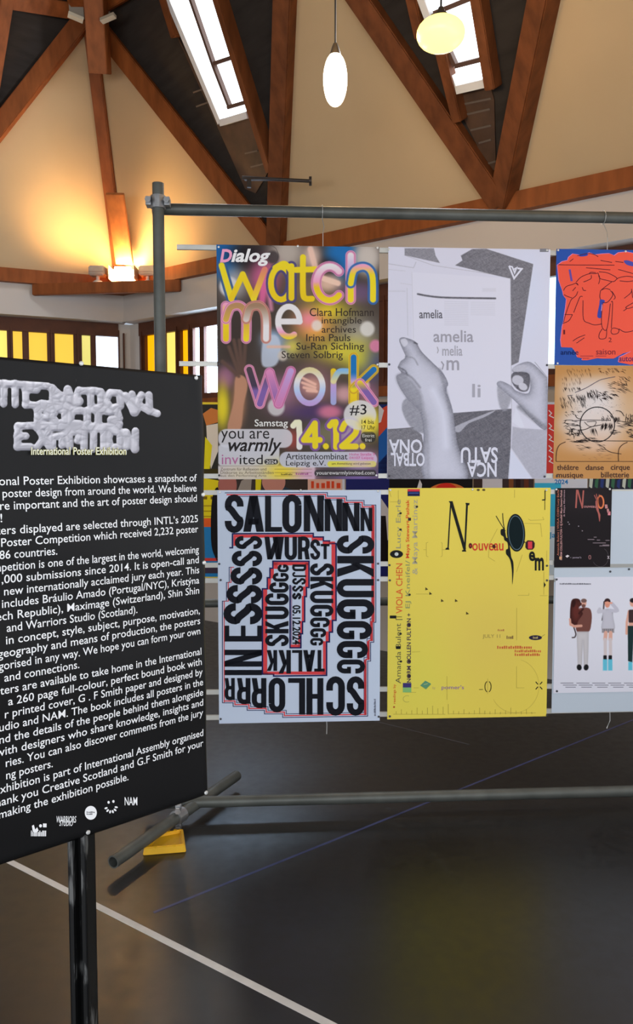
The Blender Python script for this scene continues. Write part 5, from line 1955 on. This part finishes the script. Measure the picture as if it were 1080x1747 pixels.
for x, y in ((160, 328), (168, 342), (232, 356), (258, 388)):
    a.poly([(x - 4, y - 5), (x + 5, y), (x - 4, y + 5)], (150, 140, 150), 2)
for x0, x1, y in ((294, 340, 446), (336, 356, 430), (358, 380, 450), (418, 446, 452), (330, 420, 470), (376, 444, 490), (398, 444, 484)):
    a.rect(x0, y, x1, y + 4, (140, 126, 136), 2)
a.line(arcp(382, 570, 56, 66, -60, 150, 30), 2, (84, 78, 84), 2)
a.poly([(140, 564), (154, 554), (168, 562), (152, 574)], (206, 200, 206), 2)
a.text("pomer's", 190, 566, 250, 582, (150, 140, 156), 2, .01)
a.text('by', 172, 568, 182, 578, (140, 130, 140), 2)
a.line(arcp(310, 571, 8, 15, 110, 250, 8), 3, SB, 2)
a.line(arcp(308, 571, 8, 15, -70, 70, 8), 3, SB, 2)
a.text('x', 430, 562, 446, 582, (190, 180, 190), 2, .02)
a.rect(98, 566, 116, 586, (206, 160, 120), 2)
a.flat_mesh('lettering', s.root, INK)
corner_pins(s, [(949, 835), (1040, 834.5)])

s = Sheet('poster', 'white poster with a row of standing people, lower right beside the yellow poster', 'poster',
          PS, 946, 985, 0, 1182.5, (205, 207, 220), None, wB2)
P = s.paint(930, 810, 4.06, (204, 206, 220), 0.0022)
P.blob(400, 1100, 500, 360, (212, 214, 228), .5)
SK = (206, 156, 140)
# person holding a brown dog
P.poly([(230, 930), (300, 922), (322, 960), (320, 1030), (300, 1088), (220, 1086), (215, 1000)], (106, 66, 60), 1, 4, 4)
P.poly([(218, 1086), (302, 1086), (300, 1200), (296, 1320), (268, 1320), (262, 1150), (254, 1320), (226, 1320)], (190, 188, 194), 1, 0, 5, ((150, 148, 156), 10, .5))
P.ell(268, 888, 18, 28, SK, 1, 0, 4)
P.ell(268, 872, 20, 14, (110, 84, 80), 1, 0, 4)
P.ell(266, 908, 14, 12, (96, 62, 56), .9, 0, 5)
P.poly([(180, 880), (200, 858), (236, 862), (246, 892), (232, 930), (262, 960), (230, 1010), (215, 1046), (178, 1030), (172, 960)], (62, 30, 28), 1, 4, 4)
P.ell(214, 950, 26, 60, (104, 48, 42), .7, 0, 24)
P.poly([(228, 880), (250, 886), (252, 902), (232, 912)], (74, 38, 34), 1, 4, 4)
P.ell(198, 892, 12, 26, (44, 20, 20), .9, 0.2, 5)
P.line([(236, 960), (262, 930)], 14, (58, 28, 26), 1, 0, 4)
P.line([(250, 1046), (200, 1050), (176, 1034)], 18, (202, 150, 134), 1, 0, 4)
P.line([(172, 1000), (176, 1040)], 14, (202, 150, 134), 1, 0, 4)
P.line([(200, 1060), (212, 1100), (206, 1124), (188, 1128)], 8, (48, 34, 34), 1, 4, 4)
for x in (236, 284):
    P.ell(x, 1334, 17, 21, (24, 24, 28), 1, 0.2 if x > 250 else -.2, 4)
# person in a pale grey jumper shading the eyes
P.poly([(404, 940), (390, 1010), (470, 1010), (468, 938)], (40, 36, 40), .8, 0, 5)
P.ell(431, 880, 22, 24, (52, 34, 36), 1, 0, 4)
P.line([(408, 880), (400, 1000)], 9, (44, 32, 36), .9, 0, 4)
P.ell(431, 898, 17, 22, (206, 140, 120), 1, 0, 4)
P.poly([(402, 938), (456, 934), (474, 1000), (478, 1072), (394, 1072), (398, 1000)], (184, 184, 198), 1, 4, 4, ((140, 140, 152), 8, .4))
P.line([(450, 940), (500, 940), (462, 892)], 24, (180, 180, 196), 1, 3, 4)
P.line([(410, 940), (370, 950), (378, 930)], 22, (184, 184, 198), 1, 3, 4)
P.line([(460, 888), (418, 886)], 12, (214, 150, 130), 1, 0, 4)
P.rect(394, 1066, 478, 1094, (110, 104, 110), .9, 4)
for x in (400, 414, 428, 442, 456, 470):
    P.rect(x, 1066, x + 5, 1094, (166, 164, 172), .8, 3)
for x0, x1 in ((420, 416), (454, 452)):
    P.line([(x0, 1094), (x1, 1140)], 26, (206, 160, 146), 1, 0, 4)
    P.line([(x1, 1140), (x1 + 1, 1260)], 22, (196, 186, 190), 1, 0, 5)
    P.rect(x1 - 13, 1250, x1 + 11, 1282, (24, 24, 28), 1, 4, 6)
    P.rect(x1 - 16, 1278, x1 + 14, 1356, (94, 182, 208), 1, 4)
# person in a dark top and green trousers, and two more beyond the edge of the photograph
for dx, top, leg in ((0, (58, 42, 44), (28, 48, 50)), (170, (150, 60, 70), (60, 60, 90)), (330, (190, 170, 90), (60, 56, 60))):
    P.ell(606 + dx, 886, 20, 28, SK, 1, 0, 4)
    P.ell(606 + dx, 870, 20, 16, (36, 30, 34), 1, 0, 4)
    P.line([(580 + dx, 945), (566 + dx, 1020), (564 + dx, 1100)], 16, SK, 1, 0, 4)
    P.rect(578 + dx, 934, 640 + dx, 1026, top, 1, 4, 10)
    P.rect(578 + dx, 1024, 640 + dx, 1046, SK, 1, 4)
    P.poly([(572 + dx, 1046), (646 + dx, 1046), (650 + dx, 1290), (620 + dx, 1300), (612 + dx, 1120), (604 + dx, 1300), (574 + dx, 1290)], leg, 1, 0, 4)
    P.rect(576 + dx, 1296, 604 + dx, 1354, (94, 182, 208), 1, 4)
    P.rect(618 + dx, 1296, 646 + dx, 1354, (94, 182, 208), 1, 4)
P.mesh('artwork', s.root, INK)
a = s.art(930, 810, 4.06)
a.marks(30, 100, 750, 318, 760, (70, 70, 80), 2)
for i, y in enumerate((1440, 1454, 1468)):
    for k_ in range(9):
        a.rect(106 + k_ * 110 + (i * 17) % 40, y, 196 + k_ * 110 + (i * 23) % 30, y + 5, (120, 120, 134), 2)
a.flat_mesh('lettering', s.root, INK)
corner_pins(s, [(949.5, 988.5), (950, 1179), (1180, 988), (1180, 1178)], (0, 1, 2, 3))

# ------------------------------------------------------------------ the exhibition banner in the left foreground
BA = math.atan2(1.0, 1.0756)                       # the banner turns away to the right
bp0 = at_depth(140, 1000, 1.60)
BP = Plane((bp0.x, bp0.y, 0), BA)
ub1 = float(BP.loc(353, 1000)[0])
v_t = float(BP.loc(200, 627)[1])
v_b = float(BP.loc(200, 1410)[1])
BW, BH = 0.74, v_t - v_b
ub0 = ub1 - BW
ubc = (ub0 + ub1) / 2
ban = empty('exhibition_banner', BP.pt(ubc, v_b), BA)
tag(ban, 'black vinyl exhibition banner with white text in the left foreground', 'banner')
_hooks = [(float(BP.loc(137, 620)[0]) - ubc, BH - 0.012), (float(BP.loc(337, 645)[0]) - ubc, BH - 0.015), (float(BP.loc(70, 615)[0]) - ubc, BH - 0.02)]


def warp(p):
    """gentle slackness of the sheet: puckers below its eyelets, a soft curl at the lower and right edges"""
    u, w_, v = p
    d = 0.0025 * math.sin(9 * u + 2.0 * v) + 0.0016 * math.sin(23 * v + 5 * u)
    for hu, hv in _hooks:
        du, dv = u - hu, v - hv
        d += 0.002 * math.exp(-(du / 0.022) ** 2 - ((dv + 0.02) / 0.03) ** 2) * math.cos(du * 90)
        d -= 0.003 * math.exp(-(abs(du) / 0.06) - ((dv + 0.03) / 0.05) ** 2)
    e = max(0.0, 0.012 - v) / 0.012
    d -= 0.006 * e * e
    r_ = max(0.0, u - (BW / 2 - 0.012)) / 0.012
    d -= 0.006 * r_ * r_
    return (u, w_ - d, v)


bm = bmesh.new()
NU, NV = 120, 150
gv = [[bm.verts.new(warp((-BW / 2 + BW * i / NU, 0.0, BH * j / NV))) for i in range(NU + 1)] for j in range(NV + 1)]
for j in range(NV):
    for i in range(NU):
        bm.faces.new((gv[j][i], gv[j][i + 1], gv[j + 1][i + 1], gv[j + 1][i]))
me = bpy.data.meshes.new('sheet')
bm.to_mesh(me)
bm.free()
me.materials.append(M_BLACKVINYL)
for p in me.polygons:
    p.use_smooth = True
sh = link('sheet', me, ban)
md = sh.modifiers.new('thickness', 'SOLIDIFY')
md.thickness = 0.0012
md.offset = -1.0

A = Art(BP, ubc, v_b)
WT = (222, 224, 228)


TXT = [('The Internati', 'onal Poster Exhibition showcases a snapshot of', 0, 337), ('', 'poster design from around the world. We believe', 5, 337), ('posters a', 're important and the art of poster design should', 0, 337.5), ('', '!', 0, 3),
       ('The post', 'ers displayed are selected through INTL’s 2025', 0, 339), ('', 'Poster Competition which received 2,232 poster', 0, 339), ('', '86 countries.', -3, 95),
       ('The com', 'petition is one of the largest in the world, welcoming', 1, 339), ('', ',000 submissions since 2014. It is open-call and', 0, 338.5), ('', 'new internationally acclaimed jury each year. This', 4, 339), ('', 'includes Bráulio Amado (Portugal/NYC), Kristýna', 0, 339),
       ('(Cze', 'ch Republic), Maximage (Switzerland), Shin Shin', 0, 339), ('', 'and Warriors Studio (Scotland).', 7, 232), ('', 'in concept, style, subject, purpose, motivation,', 5, 340.5), ('g', 'eography and means of production, the posters', 0, 341), ('categ', 'orised in any way. We hope you can form your own', 0, 341),
       ('', 'and connections.', 0, 129), ('The post', 'ers are available to take home in the International', 0, 342), ('', 'a 260 page full-colour, perfect bound book with', 6, 342), ('', 'r printed cover, G . F Smith paper and designed by', 0, 343), ('Stu', 'dio and NAM. The book includes all posters in the', 0, 343.5), ('an', 'd the details of the people behind them alongside', 0, 343.5),
       ('w', 'ith designers who share knowledge, insights and', 0, 343.5), ('', 'ries. You can also discover comments from the jury', 0, 343.5), ('', 'ng posters.', 0, 81), ('This ex', 'hibition is part of International Assembly organised', 0, 344), ('Tha', 'nk you Creative Scotland and G.F Smith for your', 0, 344), ('m', 'aking the exhibition possible.', 0, 211)]
for i, (pre, vis, px0, px1) in enumerate(TXT):
    # the text lines are level on the sheet: take each baseline from the right-hand margin
    v_l = float(BP.loc(337 + i * 0.26, 821 + i * 17.42)[1])
    u_ = float(BP.loc(px1, 900)[0])
    y_at = float(BP.proj(u_, v_l)[1])
    u0_ = float(BP.loc(px0, 900)[0])
    full, fs = text_geo(pre + vis, 0.0055)
    part, _ = text_geo(vis, 0.0055)
    k_ = (u_ - u0_) / (part[:, 0].max() - part[:, 0].min())
    x = u_ + (full[:, 0] - full[:, 0].max()) * k_ - ubc
    z = v_l + full[:, 1] * 0.0232 - v_b
    b_ = len(A.v)
    A.v += [(p, -0.0011, q) for p, q in zip(x, z)]
    A.f += [tuple(b_ + j for j in f_) for f_ in fs]
    A.c += [tuple(pr(WT))] * len(x)
A.flat_mesh('lettering', ban, INK, warp)

A = Art(BP, ubc, v_b)
A.crop(0, 620, 1080 / 290.0)
A.text('International Poster Exhibition', 186, 532, 790, 582, (150, 146, 70), 20, 0.03)
A.text('International Poster Exhibition', 187, 533, 791, 581, (236, 232, 206), 24, 0.008)
A.flat_mesh('subtitle', ban, INK, warp)

# swollen title lettering, printed as a grey relief
u_a, u_b = float(BP.loc(-55, 700)[0]), float(BP.loc(280, 700)[0])
v_a, v_c = float(BP.loc(0, 782)[1]), float(BP.loc(140, 632)[1])
P = Paint(BP, u_a, v_a, u_b, v_c, ubc, v_b, 400, 190, 0, 620, 1080 / 290.0, (44, 44, 46), 0)
acc = np.full(P.X.shape, 1e9)


def strokes(w_, *paths):
    global acc
    for p_ in paths:
        d_ = P.sd_line(np.array(p_, float)) - w_
        k_ = 14.0
        h_ = np.clip(0.5 + 0.5 * (d_ - acc) / k_, 0, 1)
        acc = d_ * (1 - h_) + acc * h_ - k_ * h_ * (1 - h_)


strokes(24, [(-160, 125), (0, 128), (300, 145)], [(-120, 130), (-120, 258)], [(-60, 130), (-60, 258)], [(22, 130), (18, 258)], [(92, 130), (92, 262)], [(160, 140), (160, 262)], [(160, 165), (230, 170)], [(160, 262), (235, 268)],
        [(330, 158), (340, 250)], [(330, 158), (390, 210)], [(430, 165), (405, 262)], [(430, 165), (470, 250), (500, 170)], [(530, 175), (600, 172), (640, 180)], [(575, 180), (575, 260)], [(640, 190), (640, 262)], [(700, 185), (760, 190), (765, 270), (705, 285), (672, 240), (700, 185)],
        [(800, 205), (850, 310), (840, 195)], [(850, 310), (900, 200)], [(860, 310), (890, 270), (950, 300)], [(950, 200), (952, 300), (1000, 318)])
strokes(25, [(235, 290), (235, 380)], [(235, 290), (290, 285), (300, 340), (240, 350)], [(355, 290), (405, 300), (410, 370), (360, 385), (325, 340), (355, 290)], [(450, 300), (440, 380), (500, 385)], [(450, 300), (510, 300)], [(550, 300), (550, 390)], [(620, 300), (620, 390)], [(680, 300), (740, 300), (755, 350), (700, 360), (755, 385)])
strokes(30, [(340, 220), (500, 240)], [(600, 290), (700, 300)], [(260, 260), (420, 280)], [(230, 400), (740, 410)])
strokes(24, [(110, 400), (108, 528)], [(110, 400), (190, 395)], [(110, 530), (190, 530)], [(108, 462), (160, 462)], [(235, 410), (310, 530)], [(320, 410), (235, 530)], [(330, 540), (330, 470), (390, 460), (390, 520)], [(430, 430), (440, 530)], [(430, 430), (500, 440), (490, 490)], [(530, 440), (530, 540)], [(590, 440), (590, 545)], [(655, 440), (655, 545)],
        [(700, 430), (760, 440), (760, 530), (700, 535), (686, 480), (700, 430)], [(800, 440), (800, 530)], [(790, 440), (855, 545)], [(858, 430), (858, 545)])
inside = P.cov(acc, 5)
rn = np.random.default_rng(11)
pts = rn.uniform([-140, 110], [1010, 560], (230, 2))
d1 = np.full(P.X.shape, 1e9)
d2 = d1.copy()
for q in pts:
    d_ = np.hypot(P.X - q[0], P.Y - q[1])
    d2 = np.minimum(d2, np.maximum(d_, d1))
    d1 = np.minimum(d1, d_)
dome = np.clip((d2 - d1) / 34, 0, 1)
hgt = np.clip(-acc / 16, 0, 1) ** .6 * 0.7 + 0.35 * dome
gy, gx = np.gradient(hgt)
shade = 182 + 330 * (gy * 0.8 + gx * 0.35) - 22 * (1 - dome)
shade = np.clip(shade, 90, 222)
c_ = np.stack([shade, shade + 1, shade + 12], -1)
halo = np.exp(-np.clip(acc, 0, None) / 7) * (1 - inside) * .5
P.mix(halo, (26, 26, 28))
P.C = P.C * (1 - inside[..., None]) + c_ * inside[..., None]
keep = inside > 0.02
tt = P.mesh('title_relief', ban, INK, warp)
bm = bmesh.new()
bm.from_mesh(tt.data)
bm.verts.ensure_lookup_table()
kf = keep.ravel()
bmesh.ops.delete(bm, geom=[v for v, k_ in zip(bm.verts, kf) if not k_], context='VERTS')
bm.to_mesh(tt.data)
bm.free()

# logos along the foot of the banner
def logo(label, fn):
    global A
    A = Art(BP, ubc, v_b)
    A.crop(0, 1080, 1080 / 440.0)
    fn(A)
    o = A.flat_mesh('logo', ban, INK, warp)
    o['label'] = label


def lg1(a):
    a.poly([(132, 806), (140, 802), (146, 822), (154, 812), (160, 826), (148, 836), (136, 830)], WT, 2)
    a.ell(168, 806, 6, 7, WT, 2, 14)
    a.rect(178, 796, 193, 812, WT, 2)
    a.marks(11, 128, 826, 192, 850, WT, 2)


def lg2(a):
    for t_, x0, y0, x1, y1 in (('WARRIORS', 234, 764, 316, 792), ('STUDIO', 246, 782, 302, 806)):
        a.text(t_, x0, y0, x1, y1, WT, 2, .01, 0, .2)


def lg3(a):
    a.ell(376, 750, 25, 29, WT, 2, 40)
    a.marks(6, 358, 744, 392, 750, (60, 60, 64), 3)
    a.marks(5, 358, 752, 384, 758, (60, 60, 64), 3)


def lg4(a):
    a.ell(450, 706, 5, 6, WT, 2, 10)
    a.ell(470, 702, 5, 6, WT, 2, 10)
    for i_, t_ in enumerate((160, 130, 100, 70, 40, 10)):
        x, y = 460 + 22 * math.cos(math.radians(t_)), 722 + 24 * math.sin(math.radians(t_))
        a.ell(x, y, 4, 7, WT, 2, 10, math.radians(t_ - 90))


def lg5(a):
    a.text('NAM', 517, 684, 570, 718, WT, 2, .012)


for lb, fn in (('hand and dots logo', lg1), ('slanting two-line studio logo', lg2), ('round white disc logo', lg3), ('smiling face logo of small dashes', lg4), ('three letter logo', lg5)):
    logo(lb, fn)
for x, y in ((138.5, 620), (336, 644.5), (348, 844), (348.5, 960), (351, 1352), (149, 1419)):
    u, v = BP.loc(x, y)
    p = warp((float(u) - ubc, 0.0, float(v) - v_b))
    pin(ban, p[0], p[2], M_PIN, -p[1] - 0.0003)

# slotted steel post that carries the banner
pt0 = at_plane(140, 1500, BP.pt(0, 0, -0.028), BP.n)
post = empty('banner_post', (pt0.x, pt0.y, 0.0), BA - math.radians(47) + math.radians(-8))
tag(post, 'dark slotted steel post with worn patches holding up the black banner', 'post')
mp = bpy.data.materials.new('worn_black_steel')
mp.use_nodes = True
nt = mp.node_tree
b = nt.nodes['Principled BSDF']
tc = nt.nodes.new('ShaderNodeTexCoord')
mpp = nt.nodes.new('ShaderNodeMapping'); mpp.inputs['Scale'].default_value = (14, 14, 3.4)
n1 = nt.nodes.new('ShaderNodeTexNoise'); n1.inputs['Scale'].default_value = 2.2; n1.inputs['Detail'].default_value = 7
cr = nt.nodes.new('ShaderNodeValToRGB')
cr.color_ramp.elements[0].position = 0.56; cr.color_ramp.elements[0].color = (0.012, 0.012, 0.012, 1)
cr.color_ramp.elements[1].position = 0.63; cr.color_ramp.elements[1].color = (0.16, 0.16, 0.155, 1)
nt.links.new(tc.outputs['Object'], mpp.inputs[0]); nt.links.new(mpp.outputs[0], n1.inputs['Vector'])
nt.links.new(n1.outputs['Fac'], cr.inputs[0]); nt.links.new(cr.outputs[0], b.inputs['Base Color'])
b.inputs['Roughness'].default_value = 0.42
b.inputs['Metallic'].default_value = 0.3
W_ = 0.0205
bm = bmesh.new()
hp = v_t - 0.03
for (cx, cy, sx, sy) in ((-W_ + .0015, 0, .003, 2 * W_), (W_ - .0015, 0, .003, 2 * W_), (0, W_ - .0015, 2 * W_, .003), (-W_ + .0055, -W_ + .0015, .011, .003), (W_ - .0055, -W_ + .0015, .011, .003), (-W_ + .0095, -W_ + .005, .003, .008), (W_ - .0095, -W_ + .005, .003, .008)):
    box(bm, (cx, cy, hp / 2 + 0.004), (sx, sy, hp - 0.008))
build('channel', bm, mp, post)
bm = bmesh.new()
box(bm, (0, 0, 0.004), (0.16, 0.16, 0.008))
build('base_plate', bm, mp, post)
